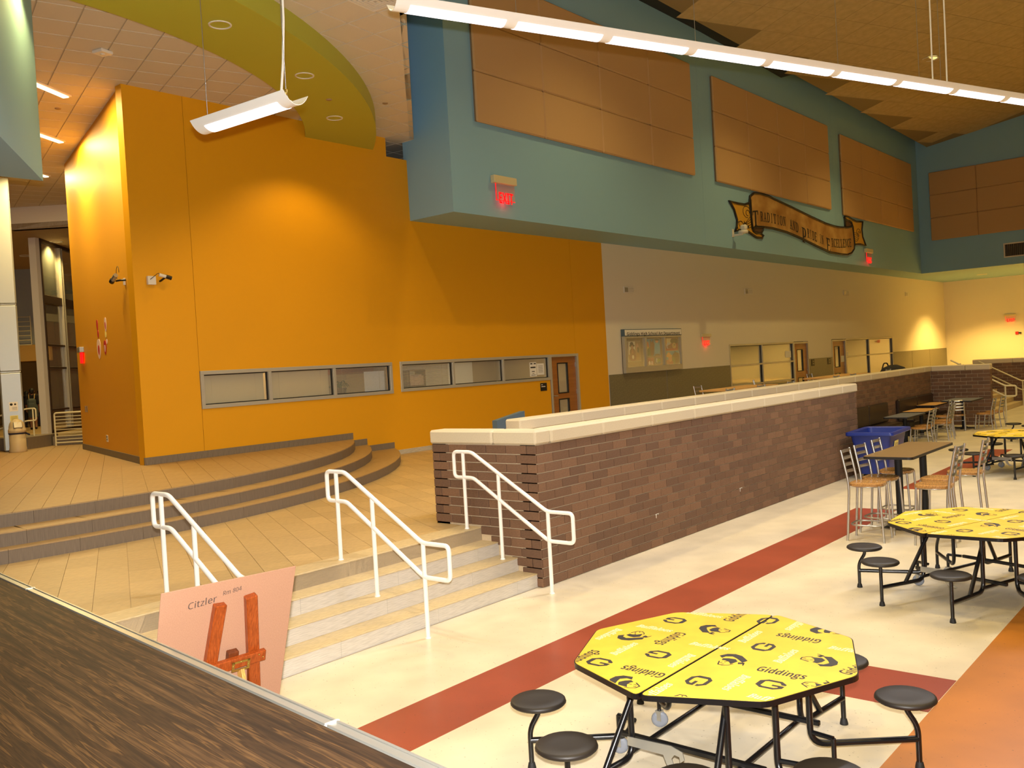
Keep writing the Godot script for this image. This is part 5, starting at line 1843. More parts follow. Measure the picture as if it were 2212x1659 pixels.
func banner() -> void:
	# flat cut-out ribbon on the blue bulkhead; local X runs to the right, origin at its left tip
	var t := thing("ribbon_banner", "golden parchment ribbon banner reading Tradition and Pride in Excellence on the blue bulkhead", "banner")
	t.transform = facing_x(BULK_X, 6.17, -27.31)
	var V := func(a: Array) -> PackedVector2Array:
		var p := PackedVector2Array()
		for i in range(0, a.size(), 2): p.append(Vector2(a[i], a[i + 1]))
		return p
	var left: PackedVector2Array = V.call([0.0, 1.19, 0.32, 0.95, 0.50, 0.62, 0.45, 0.38, 0.30, 0.22, 0.8, 0.34, 1.3, 0.28, 1.9, 0.14, 2.33, 0.14, 2.43, 0.24, 2.2, 0.30, 1.75, 0.32, 1.62, 0.42, 1.58, 0.6, 1.54, 1.38, 1.47, 1.27, 1.1, 1.18, 0.6, 1.17])
	var right: PackedVector2Array = V.call([10.31, 1.54, 10.4, 1.60, 10.7, 1.62, 11.2, 1.54, 11.7, 1.50, 12.41, 1.55, 12.30, 1.2, 12.36, 0.9, 12.66, 0.54, 12.0, 0.56, 11.3, 0.50, 11.17, 1.24, 11.1, 1.42, 10.6, 1.46])
	var body: PackedVector2Array = V.call([1.47, 1.27, 1.54, 1.50, 1.85, 1.64, 2.34, 1.68, 3.0, 1.66, 3.49, 1.60, 4.95, 1.46, 6.51, 1.29, 8.19, 1.13, 9.1, 1.09, 9.78, 1.10, 10.6, 1.16, 11.17, 1.26, 11.30, 0.55, 11.21, 0.30, 10.9, 0.12, 10.4, 0.02, 9.86, 0.0, 8.48, 0.01, 7.06, 0.19, 5.72, 0.37, 4.45, 0.50, 3.24, 0.55, 2.43, 0.53, 1.9, 0.50, 1.58, 0.42])
	var roll0: PackedVector2Array = V.call([1.60, 0.42, 1.66, 0.34, 1.9, 0.28, 2.3, 0.32, 2.42, 0.42, 2.43, 0.54, 1.9, 0.50])
	var roll1: PackedVector2Array = V.call([10.32, 1.52, 10.5, 1.45, 10.9, 1.46, 11.12, 1.36, 11.17, 1.24, 10.6, 1.15, 10.33, 1.13])
	var gold := mat("banner_gold", rgb(206, 158, 52), 0.6)
	var parch := mat("banner_parchment", rgb(214, 178, 112), 0.7)
	parch.albedo_texture = noise_tex(0.006, Color(0.72, 0.62, 0.48), Color.WHITE, 77, 4)
	parch.uv1_triplanar = true
	parch.uv1_scale = Vector3(0.35, 0.35, 0.35)
	var dark := mat("banner_brown", rgb(92, 64, 40), 0.7)
	for d in [["ribbon_tail", left, 0.02, gold], ["ribbon_tail", right, 0.02, gold], ["ribbon_roll", roll0, 0.024, dark], ["ribbon_roll", roll1, 0.024, dark], ["ribbon_face", body, 0.034, parch]]:
		var s := S()
		prism(s, d[1], 0.0, d[2], Transform3D())
		var o := obj(d[0], s, d[3], t)
		s = S()
		var pts := []
		for p in (d[1] as PackedVector2Array): pts.append(Vector3(p.x, p.y, d[2]))
		tube(s, pts, 0.042, 6, true)
		obj("outline", s, M.black_trim, o)
	var s := S()
	for c in [[0.75, 0.42, 0.22], [0.78, 0.50, 0.13], [1.25, 0.95, 0.24], [1.32, 0.92, 0.12], [11.9, 1.05, 0.2], [11.95, 1.02, 0.1]]:
		var pts := []
		for i in 10: pts.append(Vector3(c[0] + cos(i * 0.55) * c[2] * 1.2, c[1] + sin(i * 0.55) * c[2] * 0.8, 0.022))
		tube(s, pts, 0.012, 4)
	for i in 5:
		tube(s, bent([Vector3(1.0, 0.62 - i * 0.03, 0.022), Vector3(1.3, 0.40 + i * 0.07, 0.022), Vector3(1.52, 0.46 + i * 0.09, 0.022)], 0.2, 4), 0.011, 4)
		tube(s, bent([Vector3(11.35, 0.72 + i * 0.07, 0.022), Vector3(11.6, 0.62 + i * 0.1, 0.022), Vector3(11.9, 0.8 + i * 0.04, 0.022)], 0.2, 4), 0.011, 4)
	obj("scrollwork", s, M.print_black, t)
	# lettering that rides the wave, letter by letter
	s = S()
	var base := [[1.6, 0.80], [2.2, 0.88], [3.3, 0.90], [4.4, 0.87], [5.1, 0.78], [5.9, 0.66], [6.8, 0.55], [7.7, 0.46], [8.5, 0.40], [9.6, 0.42], [10.9, 0.54]]
	var by := func(x: float) -> float:
		for i in base.size() - 1:
			if x <= base[i + 1][0]: return lerpf(base[i][1], base[i + 1][1], clampf((x - base[i][0]) / (base[i + 1][0] - base[i][0]), 0, 1))
		return base[-1][1]
	for w in [["T", 1.66, 2.16, 0.56, 0.08], ["RADITION", 2.26, 4.40, 0.34, 0.0], ["AND", 4.72, 5.52, 0.36, 0.0], ["P", 5.80, 6.26, 0.56, 0.16], ["RIDE", 6.30, 7.26, 0.35, 0.0], ["IN", 7.48, 7.92, 0.35, 0.0], ["E", 8.18, 8.62, 0.56, 0.14], ["XCELLENCE", 8.70, 10.96, 0.35, 0.0]]:
		var word: String = w[0]
		var n := word.length()
		for i in n:
			var x0 := lerpf(w[1], w[2], float(i) / n)
			var x1 := lerpf(w[1], w[2], (i + 0.86) / n)
			var narrow := 0.35 if word[i] == "I" else 1.0
			var xm := (x0 + x1) / 2
			var sl: float = (by.call(xm + 0.1) - by.call(xm - 0.1)) / 0.2
			write(s, word[i], Transform3D(Basis(Vector3(1, sl, 0), Vector3(0, 1, 0), Vector3(0, 0, 1)), Vector3(xm - (x1 - x0) * narrow / 2, by.call(x0) - w[4] , 0.036)), (x1 - x0) * narrow, w[3], true, true, 0.002)
	obj("lettering", s, M.print_black, t)

func art_display() -> void:
	var z0 := -22.63
	var t := thing("art_display", "wall display case headed Giddings High School Art Department beside the yellow wall", "display case")
	t.transform = facing_x(WALL_X, 1.99, z0)
	var W := 3.36
	var H := 1.10
	var s := S()
	span(s, Vector3(0, 0, 0.0), Vector3(W, H, 0.02))
	obj("back_board", s, M.cork, t)
	for b in [[0.0, W, 0.0, 0.17], [0.0, W, H - 0.06, H], [0.0, 0.12, 0.17, H - 0.06], [1.14, 1.25, 0.17, H - 0.06], [2.26, 2.36, 0.17, H - 0.06], [W - 0.06, W, 0.17, H - 0.06]]:
		s = S()
		span(s, Vector3(b[0], b[2], 0.0), Vector3(b[1], b[3], 0.12), 0.006)
		obj("frame_bar", s, M.alu, t)
	for p in [[0.12, 1.14], [1.25, 2.26], [2.36, W - 0.06]]:
		s = S()
		span(s, Vector3(p[0], 0.17, 0.09), Vector3(p[1], H - 0.06, 0.095))
		obj("pane", s, M.glass, t)
	s = S()
	span(s, Vector3(0.0, H, 0.0), Vector3(W, H + 0.21, 0.13), 0.004)
	var head := obj("header", s, M.blue_dark, t)
	s = S()
	span(s, Vector3(0.02, H + 0.02, 0.13), Vector3(W - 0.02, H + 0.19, 0.133))
	obj("sign_plate", s, M.paper, head)
	s = S()
	write(s, "Giddings High School Art Department", Transform3D(Basis(), Vector3(0.12, H + 0.065, 0.1335)), W - 0.24, 0.092, false, true, 0.001)
	obj("lettering", s, M.sign_black, head)
	# the pictures inside
	var x := WALL_X + 0.022
	var im := canvas(96, 140, rgb(150, 122, 92))
	im.fill_rect(Rect2i(6, 4, 50, 88), rgb(224, 222, 214))
	blot(im, Vector2(30, 20), Vector2(13, 14), rgb(52, 26, 24)); blot(im, Vector2(32, 32), Vector2(20, 9), rgb(58, 30, 26)); blot(im, Vector2(32, 42), Vector2(11, 13), rgb(176, 136, 108))
	blot(im, Vector2(34, 80), Vector2(22, 30), rgb(126, 76, 44)); blot(im, Vector2(34, 70), Vector2(7, 24), rgb(170, 108, 80)); blot(im, Vector2(36, 112), Vector2(26, 26), rgb(122, 52, 34)); blot(im, Vector2(36, 110), Vector2(8, 14), rgb(238, 230, 216))
	blot(im, Vector2(72, 50), Vector2(10, 34), rgb(196, 152, 130)); blot(im, Vector2(76, 66), Vector2(8, 24), rgb(60, 42, 34)); blot(im, Vector2(72, 108), Vector2(12, 30), rgb(158, 116, 72))
	painting("cut-out painting of a figure in a dark cowboy hat, in the left bay of the display", Vector3(x, 2.33, z0 - 0.28), 0.72, 0.62, im)
	im = canvas(96, 140, rgb(64, 140, 190))
	blot(im, Vector2(8, 60), Vector2(10, 40), rgb(214, 120, 60)); blot(im, Vector2(8, 84), Vector2(9, 22), rgb(220, 190, 60)); blot(im, Vector2(22, 110), Vector2(18, 40), rgb(62, 84, 40))
	blot(im, Vector2(40, 66), Vector2(18, 44), rgb(112, 60, 34)); blot(im, Vector2(38, 112), Vector2(13, 30), rgb(96, 50, 30)); blot(im, Vector2(28, 22), Vector2(4, 14), rgb(60, 34, 22)); blot(im, Vector2(48, 20), Vector2(4, 14), rgb(60, 34, 22))
	blot(im, Vector2(74, 84), Vector2(20, 56), rgb(92, 176, 216)); blot(im, Vector2(74, 20), Vector2(11, 14), rgb(206, 140, 118)); blot(im, Vector2(74, 8), Vector2(20, 8), rgb(34, 30, 34)); blot(im, Vector2(74, 134), Vector2(18, 10), rgb(34, 44, 74))
	painting("tall painting of a brown horse beside a rider in blue, in the middle bay", Vector3(x, 2.46, z0 - 1.33), 0.82, 0.54, im)
	im = canvas(64, 64, rgb(150, 38, 50))
	blot(im, Vector2(20, 46), Vector2(11, 18), rgb(232, 222, 222)); blot(im, Vector2(46, 46), Vector2(11, 18), rgb(228, 212, 214)); blot(im, Vector2(33, 26), Vector2(5, 22), rgb(96, 20, 40))
	painting("small red picture with two white shapes, lower middle bay", Vector3(x, 2.19, z0 - 1.36), 0.36, 0.22, im)
	im = canvas(64, 64, rgb(28, 50, 92))
	blot(im, Vector2(18, 30), Vector2(10, 22), rgb(190, 210, 220)); blot(im, Vector2(40, 34), Vector2(18, 20), rgb(80, 130, 50)); blot(im, Vector2(46, 50), Vector2(14, 10), rgb(40, 100, 140))
	painting("small blue and green picture, lower middle bay, right of the red one", Vector3(x, 2.20, z0 - 1.80), 0.36, 0.22, im)
	im = canvas(96, 96, rgb(150, 50, 34))
	im.fill_rect(Rect2i(0, 0, 18, 60), rgb(214, 150, 60)); im.fill_rect(Rect2i(18, 0, 34, 40), rgb(228, 222, 180))
	blot(im, Vector2(72, 22), Vector2(28, 22), rgb(62, 44, 32)); blot(im, Vector2(30, 58), Vector2(16, 28), rgb(206, 210, 218)); blot(im, Vector2(44, 66), Vector2(22, 18), rgb(134, 84, 66)); blot(im, Vector2(70, 58), Vector2(15, 24), rgb(208, 180, 116)); blot(im, Vector2(74, 52), Vector2(4, 6), rgb(30, 22, 18)); blot(im, Vector2(48, 92), Vector2(48, 14), rgb(172, 44, 30))
	painting("still-life painting with a pale animal skull, top of the right bay", Vector3(x, 2.60, z0 - 2.40), 0.84, 0.40, im)
	im = canvas(96, 96, rgb(112, 176, 206))
	blot(im, Vector2(76, 54), Vector2(30, 44), rgb(62, 30, 22)); blot(im, Vector2(70, 14), Vector2(4, 14), rgb(50, 26, 20)); blot(im, Vector2(52, 70), Vector2(16, 30), rgb(70, 92, 44)); blot(im, Vector2(26, 88), Vector2(28, 26), rgb(146, 28, 34)); blot(im, Vector2(34, 56), Vector2(13, 24), rgb(196, 140, 102)); blot(im, Vector2(28, 34), Vector2(20, 12), rgb(220, 168, 74)); blot(im, Vector2(26, 22), Vector2(11, 14), rgb(226, 176, 84))
	painting("painting of a person in a straw hat facing a dark horse, bottom of the right bay", Vector3(x, 2.17, z0 - 2.40), 0.90, 0.42, im)

func wall_things() -> void:
	exit_sign("largest red exit sign, on the blue bulkhead near its free end", facing_x(BULK_X, 6.20, -15.56), 0.80, 0.56)
	exit_sign("red exit sign at the right tip of the ribbon banner", facing_x(BULK_X, 6.02, -39.85), 0.80, 0.56)
	exit_sign("red exit sign on the white wall right of the art display", facing_x(WALL_X, 2.76, -27.46), 0.66, 0.36)
	exit_sign("small red exit sign on the far yellow-lit end wall", facing_z(-11.78, 3.30, -57.0), 0.62, 0.38)
	banner()
	art_display()
	# white wall grilles with a two-tone face
	for d in [[-22.90, 0.53, 4.39, 0.20, "first white wall grille, above the art display"], [-30.96, 0.63, 4.53, 0.22, "second white wall grille, above the glazed screen"], [-40.86, 0.72, 4.72, 0.22, "third white wall grille, above the far wood door"], [-49.76, 0.80, 4.86, 0.22, "fourth white wall grille, nearest the hall's far corner"]]:
		var t := thing("wall_grille", d[4], "grille", Vector3.ZERO, 0, "small grilles high on the white wall")
		t.transform = facing_x(WALL_X, d[2], d[0])
		var s := S()
		span(s, Vector3(0, 0, 0), Vector3(d[1], d[3], 0.03), 0.006)
		obj("frame", s, M.white_plastic, t)
		s = S()
		for i in 7: box(s, Vector3(d[1] * 0.22, 0.03 + (d[3] - 0.06) * (i + 0.5) / 7.0, 0.032), Vector3(d[1] * 0.34, 0.012, 0.012), 0.0, Basis(Vector3.RIGHT, 0.6))
		obj("vane", s, M.zinc, t)
		s = S()
		for i in 7: box(s, Vector3(d[1] * 0.72, 0.03 + (d[3] - 0.06) * (i + 0.5) / 7.0, 0.032), Vector3(d[1] * 0.48, 0.014, 0.010), 0.0, Basis(Vector3.RIGHT, -0.6))
		obj("vane", s, M.white_plastic, t)
	# air vent on the end bulkhead
	var t := thing("air_vent", "white-framed dark air vent on the blue end bulkhead at the right edge", "vent")
	t.transform = facing_z(-9.80, 6.16, -47.99)
	var s := S()
	for b in [[0, 0, 3.0, 0.06], [0, 0.62, 3.0, 0.68], [0, 0.06, 0.06, 0.62], [2.94, 0.06, 3.0, 0.62]]:
		span(s, Vector3(b[0], b[1], 0), Vector3(b[2], b[3], 0.04), 0.006)
	obj("frame", s, M.white_plastic, t)
	s = S()
	span(s, Vector3(0.06, 0.06, 0.0), Vector3(2.94, 0.62, 0.004))
	obj("duct", s, M.hole, t)
	for i in 36:
		s = S()
		box(s, Vector3(0.06 + 2.88 * (i + 0.5) / 36.0, 0.34, 0.015), Vector3(0.008, 0.56, 0.03), 0.0, Basis(Vector3.UP, 0.5))
		obj("vane", s, M.zinc, t)
	recessed_light(Vector3(-11.95, SOFFIT_Y - 0.001, -53.2), 0.22, K_END, 60.0, Color(1, 0.8, 0.4), "recessed light in the soffit of the end bulkhead", "", "ceiling_light")
	for d in [[-5.0, -53.2], [1.0, -53.2], [7.0, -53.2]]:
		recessed_light(Vector3(d[0], SOFFIT_Y - 0.001, d[1]), 0.22, K_END, 60.0, Color(1, 0.8, 0.4), "recessed light in the end soffit, out of view to the right", "recessed lights of the end soffit out of view", "ceiling_light")
	# pan-tilt camera by the banner
	t = thing("security_camera", "white pan-and-tilt camera on the blue bulkhead at the banner's left tail", "camera")
	t.transform = facing_x(BULK_X, 6.20, -27.42)
	s = S()
	span(s, Vector3(0.0, 0.0, 0.0), Vector3(0.12, 0.26, 0.03), 0.006)
	span(s, Vector3(0.04, 0.02, 0.03), Vector3(0.09, 0.08, 0.36), 0.006)
	obj("bracket", s, M.white_plastic, t)
	s = S()
	lathe(s, [Vector2(0, 0.08), Vector2(0.15, 0.08), Vector2(0.16, 0.12), Vector2(0.15, 0.17), Vector2(0.0, 0.17)], 18, Vector3(0.10, 0, 0.36))
	obj("base", s, M.white_plastic, t)
	s = S()
	box(s, Vector3(0.12, 0.27, 0.38), Vector3(0.20, 0.17, 0.22), 0.05)
	obj("head", s, M.white_plastic, t)
	s = S()
	lathe(s, [Vector2(0.0, 0.0), Vector2(0.055, 0.0), Vector2(0.05, 0.03), Vector2(0.0, 0.03)], 14, Vector3(0.20, 0.27, 0.47), Basis(Vector3.RIGHT, PI / 2))
	obj("lens", s, M.black, t)
	# small bullet camera with a box on the yellow wall
	t = thing("security_camera", "dark bullet camera with a white junction box on the front of the yellow wall", "camera")
	t.transform = facing_x(WALL_X, 4.18, -7.92)
	s = S()
	span(s, Vector3(0, 0, 0), Vector3(0.15, 0.15, 0.06), 0.006)
	obj("junction_box", s, M.white_plastic, t)
	s = S()
	tube(s, bent([Vector3(0.04, 0.09, 0.065), Vector3(0.12, 0.16, 0.1), Vector3(0.17, 0.20, 0.1), Vector3(0.3, 0.17, 0.12)], 0.05, 4), 0.006, 6)
	obj("cable", s, M.black, t)
	s = S()
	tube(s, [Vector3(0.18, 0.17, 0.11), Vector3(0.30, 0.135, 0.14)], 0.03, 10)
	obj("body", s, M.white_plastic, t)
	s = S()
	tube(s, [Vector3(0.29, 0.138, 0.14), Vector3(0.38, 0.11, 0.16)], 0.036, 10)
	tube(s, [Vector3(0.25, 0.07, 0.0), Vector3(0.25, 0.08, 0.05), Vector3(0.29, 0.13, 0.13)], 0.018, 8)
	obj("hood", s, M.black, t)
	# things on the angled yellow face: frame with local X from the corner away
	var c0 := Vector3(WALL_X, 0, -7.69)
	var d1 := (Vector3(-21.05, 0, -9.40) - c0).normalized()
	var nz := Vector3(-d1.z, 0, d1.x)
	if nz.z < 0: nz = -nz
	var A := func(u: float, y: float) -> Transform3D: return Transform3D(Basis(-d1, Vector3.UP, nz), c0 + d1 * u + Vector3.UP * y)
	t = thing("security_camera", "dark bullet camera with a looped cable on the angled yellow face", "camera")
	t.transform = A.call(0.70, 4.30)
	s = S()
	span(s, Vector3(-0.01, -0.06, 0.0), Vector3(0.05, 0.06, 0.03), 0.004)
	obj("junction_box", s, M.white_plastic, t)
	s = S()
	tube(s, [Vector3(0.10, 0.02, 0.0), Vector3(0.08, 0.02, 0.09), Vector3(-0.06, 0.02, 0.13)], 0.016, 8)
	obj("bracket", s, M.black, t)
	s = S()
	tube(s, [Vector3(-0.18, 0.04, 0.17), Vector3(-0.02, 0.12, 0.14)], 0.04, 10)
	obj("body", s, M.zinc, t)
	s = S()
	tube(s, [Vector3(-0.22, 0.02, 0.18), Vector3(-0.16, 0.05, 0.17)], 0.046, 10)
	obj("hood", s, M.black, t)
	s = S()
	var lp := []
	for i in 14: lp.append(Vector3(-0.06 + cos(i * 0.36) * 0.12, 0.16 + sin(i * 0.36) * 0.12, 0.10))
	tube(s, lp, 0.005, 5)
	obj("cable", s, M.black, t)
	for h in [[3.63, 3.73, 0.22, 0.10, M.red, "red oval paper decoration, upper left of the group on the angled yellow face"], [2.75, 3.68, 0.28, 0.12, M.pink, "pink paper decoration with a dark figure, upper right of the group"], [3.59, 3.55, 0.16, 0.08, M.red, "narrow dark red paper decoration, middle left of the group"], [2.79, 3.50, 0.14, 0.08, M.paper_yellow, "cream paper decoration, middle right of the group"], [2.72, 3.35, 0.10, 0.06, M.pink, "smallest pale paper decoration, right of the group"], [3.60, 3.24, 0.40, 0.24, M.pink, "large pink and red paper heart, lower left of the group"], [2.93, 3.24, 0.28, 0.16, M.red, "red paper heart, lower right of the group"]]:
		t = thing("paper_decoration", h[5], "decoration", Vector3.ZERO, 0, "paper decorations on the angled yellow face")
		t.transform = A.call(h[0], h[1])
		var pts := PackedVector2Array()
		for i in 20:
			var a := TAU * i / 20.0
			pts.append(Vector2(sin(a) * h[3] / 1.2, (cos(a) * 0.5 + (0.12 * absf(sin(a)) if h[2] > 0.2 else 0.0)) * h[2]))
		s = S()
		prism(s, pts, 0.0, 0.006)
		obj("paper", s, h[4], t)
		if h[2] > 0.25:
			s = S()
			var q := PackedVector2Array()
			for p in pts: q.append(p * Vector2(0.4, 0.5) + Vector2(0.0, -0.02))
			prism(s, q, 0.006, 0.009)
			obj("motif", s, M.red if h[4] != M.red else M.pink, t)
	# exit sign seen edge-on and small plates
	t = thing("exit_sign", "edge-on red exit sign with a grey housing on the angled yellow face", "exit sign", Vector3.ZERO, 0, "lit red exit signs")
	t.transform = A.call(5.55, 3.02)
	s = S()
	span(s, Vector3(-0.16, 0.24, 0.0), Vector3(0.16, 0.36, 0.10), 0.008)
	obj("housing", s, M.zinc, t)
	s = S()
	span(s, Vector3(-0.14, 0.0, 0.03), Vector3(0.14, 0.24, 0.05), 0.004)
	obj("panel", s, M.exit_red, t)
	for o in [[3.35, 1.35, 0.09, 0.14, "white power outlet low on the angled yellow face"], [5.72, 1.93, 0.03, 0.14, "slim switch plate on the angled yellow face, left one"], [5.52, 1.93, 0.03, 0.14, "slim switch plate on the angled yellow face, right one"]]:
		t = thing("wall_plate", o[4], "outlet", Vector3.ZERO, 0, "small plates on the angled yellow face")
		t.transform = A.call(o[0], o[1])
		s = S()
		span(s, Vector3(-o[2], 0, 0), Vector3(o[2], o[3], 0.008), 0.003)
		obj("plate", s, M.white_plastic if o[2] > 0.05 else M.zinc, t)
		s = S()
		for y in [0.25, 0.65]: span(s, Vector3(-o[2] * 0.4, o[3] * y, 0.008), Vector3(o[2] * 0.4, o[3] * (y + 0.16), 0.010))
		obj("insert", s, M.black_trim, t)
	# room sign by the classroom door
	t = thing("room_sign", "small black room sign with white lines below the window by the classroom door", "sign")
	t.transform = facing_x(WALL_X, 1.70, -18.66)
	s = S()
	span(s, Vector3(0, 0, 0), Vector3(0.27, 0.21, 0.012), 0.003)
	obj("plate", s, M.sign_black, t)
	s = S()
	for q in [[0.03, 0.155, 0.09], [0.03, 0.105, 0.20]]: span(s, Vector3(q[0], q[1], 0.012), Vector3(q[2], q[1] + 0.02, 0.0135))
	obj("print", s, M.paper, t)
	for z in [-36.95, -38.75]:
		t = thing("room_sign", "black room sign on the wainscot between the wood doors, %s" % ("left one" if z > -37 else "right one"), "sign", Vector3.ZERO, 0, "black signs between the far wood doors")
		t.transform = facing_x(WALL_X + 0.02, 1.68, z)
		s = S()
		span(s, Vector3(-0.16, 0, 0), Vector3(0.16, 0.27, 0.015), 0.004)
		obj("plate", s, M.sign_black, t)
		s = S()
		for y in [0.06, 0.16]: span(s, Vector3(-0.04, y, 0.015), Vector3(0.10, y + 0.05, 0.017))
		obj("print", s, M.wainscot, t)
	t = thing("fire_alarm", "small dark alarm device on the far end wall below its exit sign", "alarm")
	t.transform = facing_z(-11.16, 2.6, -57.0)
	s = S()
	span(s, Vector3(-0.08, -0.08, 0), Vector3(0.08, 0.08, 0.06), 0.01)
	obj("body", s, M.red, t)
	s = S()
	span(s, Vector3(0.10, -0.04, 0), Vector3(0.22, 0.04, 0.08), 0.01)
	obj("horn", s, M.black_trim, t)
	# ceiling fittings
	for d in [[Vector3(-10.84, 7.28, -7.06), "recessed light in the green soffit, nearest the top edge"], [Vector3(-11.83, 7.28, -9.2), "recessed light in the green soffit, middle of the curve"], [Vector3(-13.45, 7.28, -11.1), "recessed light in the green soffit, closest to the yellow wall"], [Vector3(-10.55, 7.28, -4.6), "recessed light in the green soffit, out of view above"]]:
		recessed_light(d[0], 0.135, K_GREEN, 62.0, Color(1.0, 0.84, 0.48), d[1], "recessed lights of the green soffit")
	for d in [[Vector3(-15.75, LOW_CEIL, -6.75), "linear ceiling light by the blue stage bulkhead, nearer one"], [Vector3(-18.75, LOW_CEIL, -7.95), "linear ceiling light by the blue stage bulkhead, farther one"], [Vector3(-22.0, LOW_CEIL, -9.0), "linear ceiling light hidden behind the blue stage bulkhead"]]:
		t = thing("ceiling_light", d[1], "ceiling light", d[0], deg_to_rad(-60.0), "linear lights of the low ceiling")
		s = S()
		span(s, Vector3(-0.65, -0.03, -0.09), Vector3(0.65, 0.0, 0.09), 0.004)
		obj("housing", s, M.white_plastic, t)
		s = S()
		span(s, Vector3(-0.62, -0.05, -0.06), Vector3(0.62, -0.03, 0.06), 0.01)
		obj("lens", s, M.strip_glow, t)
		area(t, Transform3D(Basis(Vector3.RIGHT, -PI / 2), Vector3(0, -0.06, 0)), Vector2(1.2, 0.12), K_STRIP, Color(1.0, 0.88, 0.6))
	t = thing("smoke_detector", "square white smoke detector on the low ceiling at upper left", "detector", Vector3(-13.6, LOW_CEIL, -6.77), 0.26)
	s = S()
	span(s, Vector3(-0.11, -0.05, -0.11), Vector3(0.11, 0.0, 0.11), 0.012)
	obj("body", s, M.white_plastic, t)
	s = S()
	lathe(s, [Vector2(0.0, -0.065), Vector2(0.03, -0.06), Vector2(0.04, -0.05)], 12)
	obj("sensor", s, M.white_plastic, t)
	for d in [[Vector3(-16.89, LOW_CEIL, -7.5), "round sprinkler plate on the low ceiling left of the angled yellow face"], [Vector3(-12.95, LOW_CEIL, -11.95), "round sprinkler plate on the low ceiling beside the blue bulkhead's end"], [Vector3(-12.6, 7.28, -10.3), "small sprinkler plate in the green soffit"]]:
		t = thing("sprinkler", d[1], "sprinkler", d[0], 0, "sprinkler plates of the low ceiling")
		s = S()
		lathe(s, [Vector2(0.0, -0.012), Vector2(0.05, -0.012), Vector2(0.055, 0.0)], 16)
		obj("plate", s, M.lobby_tan, t)
	t = thing("air_diffuser", "square white ceiling diffuser of stepped rings at the top edge by the long pendant", "diffuser", Vector3(-9.42, LOW_CEIL, -8.62), deg_to_rad(7.0))
	for i in 5:
		var r := 0.28 - i * 0.055
		s = S()
		for b in [[-r, -r, r, -r + 0.03], [-r, r - 0.03, r, r], [-r, -r + 0.03, -r + 0.03, r - 0.03], [r - 0.03, -r + 0.03, r, r - 0.03]]:
			span(s, Vector3(b[0], -0.012 - i * 0.004, b[1]), Vector3(b[2], -0.004 - i * 0.004, b[3]))
		obj("ring", s, M.white_plastic, t)

func easel() -> void:
	var B := Basis(Vector3(0.134, -0.005, -0.991), Vector3(0.339, 0.94, 0.046).normalized(), Vector3(0.931, -0.342, 0.127)).orthonormalized()
	var O := Vector3(-4.391, 1.358, -2.303)
	var t := thing("art_board", "brown hardboard panel marked Citzler Rm 804, propped on the wooden easel", "board")
	t.transform = Transform3D(B, O)
	var s := S()
	span(s, Vector3(0.0, -0.86, -0.006), Vector3(0.764, 0.0, 0.0), 0.0015)
	obj("hardboard", s, M.hardboard, t)
	s = S()
	write(s, "Citzler", Transform3D(Basis(Vector3(1, 0.09, 0), Vector3(0, 1, 0), Vector3(0, 0, 1)), Vector3(0.150, -0.112, 0.0)), 0.155, 0.040, false, false, 0.0012)
	write(s, "Rm 804", Transform3D(Basis(Vector3(1, 0.09, 0), Vector3(0, 1, 0), Vector3(0, 0, 1)), Vector3(0.340, -0.076, 0.0)), 0.104, 0.026, false, false, 0.0012)
	obj("handwriting", s, M.ink, t)
	t = thing("easel", "reddish wooden easel seen from behind, standing just below the stage edge", "easel")
	t.transform = Transform3D(B, O)
	var legs := [[Vector3(0.317, -0.125, 0.022), Vector3(0.235, -1.43, 0.022)], [Vector3(0.491, -0.112, 0.022), Vector3(0.675, -1.43, 0.022)]]
	for l in legs:
		s = S()
		bar(s, l[0], l[1], 0.042, 0.066, 0.004, Vector3(1, 0, 0))
		obj("leg", s, M.easel_wood, t)
	s = S()
	bar(s, Vector3(0.262, -0.50, 0.062), Vector3(0.598, -0.488, 0.062), 0.03, 0.066, 0.004, Vector3(0, 1, 0))
	obj("crossbar", s, M.easel_wood, t)
	s = S()
	span(s, Vector3(0.385, -0.50, 0.012), Vector3(0.445, -0.435, 0.05), 0.003)
	obj("mast_end", s, M.brown_wood, t)
	s = S()
	span(s, Vector3(0.15, -0.90, -0.04), Vector3(0.75, -0.862, 0.05), 0.004)
	obj("shelf", s, M.easel_wood, t)
	s = S()
	for q in [[0.395, 0.41], [0.485, 0.50]]: span(s, Vector3(q[0], -0.535, 0.078), Vector3(q[1], -0.478, 0.082))
	span(s, Vector3(0.395, -0.49, 0.078), Vector3(0.50, -0.478, 0.082))
	span(s, Vector3(0.395, -0.538, 0.078), Vector3(0.50, -0.528, 0.084))
	obj("hinge", s, M.brass, t)
	s = S()
	for p in [[0.30, -0.50], [0.552, -0.47], [0.578, -0.49], [0.402, -0.505], [0.492, -0.51], [0.447, -0.484]]:
		lathe(s, [Vector2(0.0, 0.0), Vector2(0.005, 0.001), Vector2(0.003, 0.004), Vector2(0.0, 0.005)], 8, Vector3(p[0], p[1], 0.0795), Basis(Vector3.RIGHT, PI / 2))
	obj("screw", s, M.brass, t)
	var foot: Vector3 = Transform3D(B, O).affine_inverse() * Vector3(-4.02, 0.025, -2.62)
	s = S()
	bar(s, Vector3(0.447, -0.535, 0.085), foot, 0.022, 0.052, 0.003, Vector3(0, 0, 1))
	obj("rear_leg", s, M.easel_pale, t)

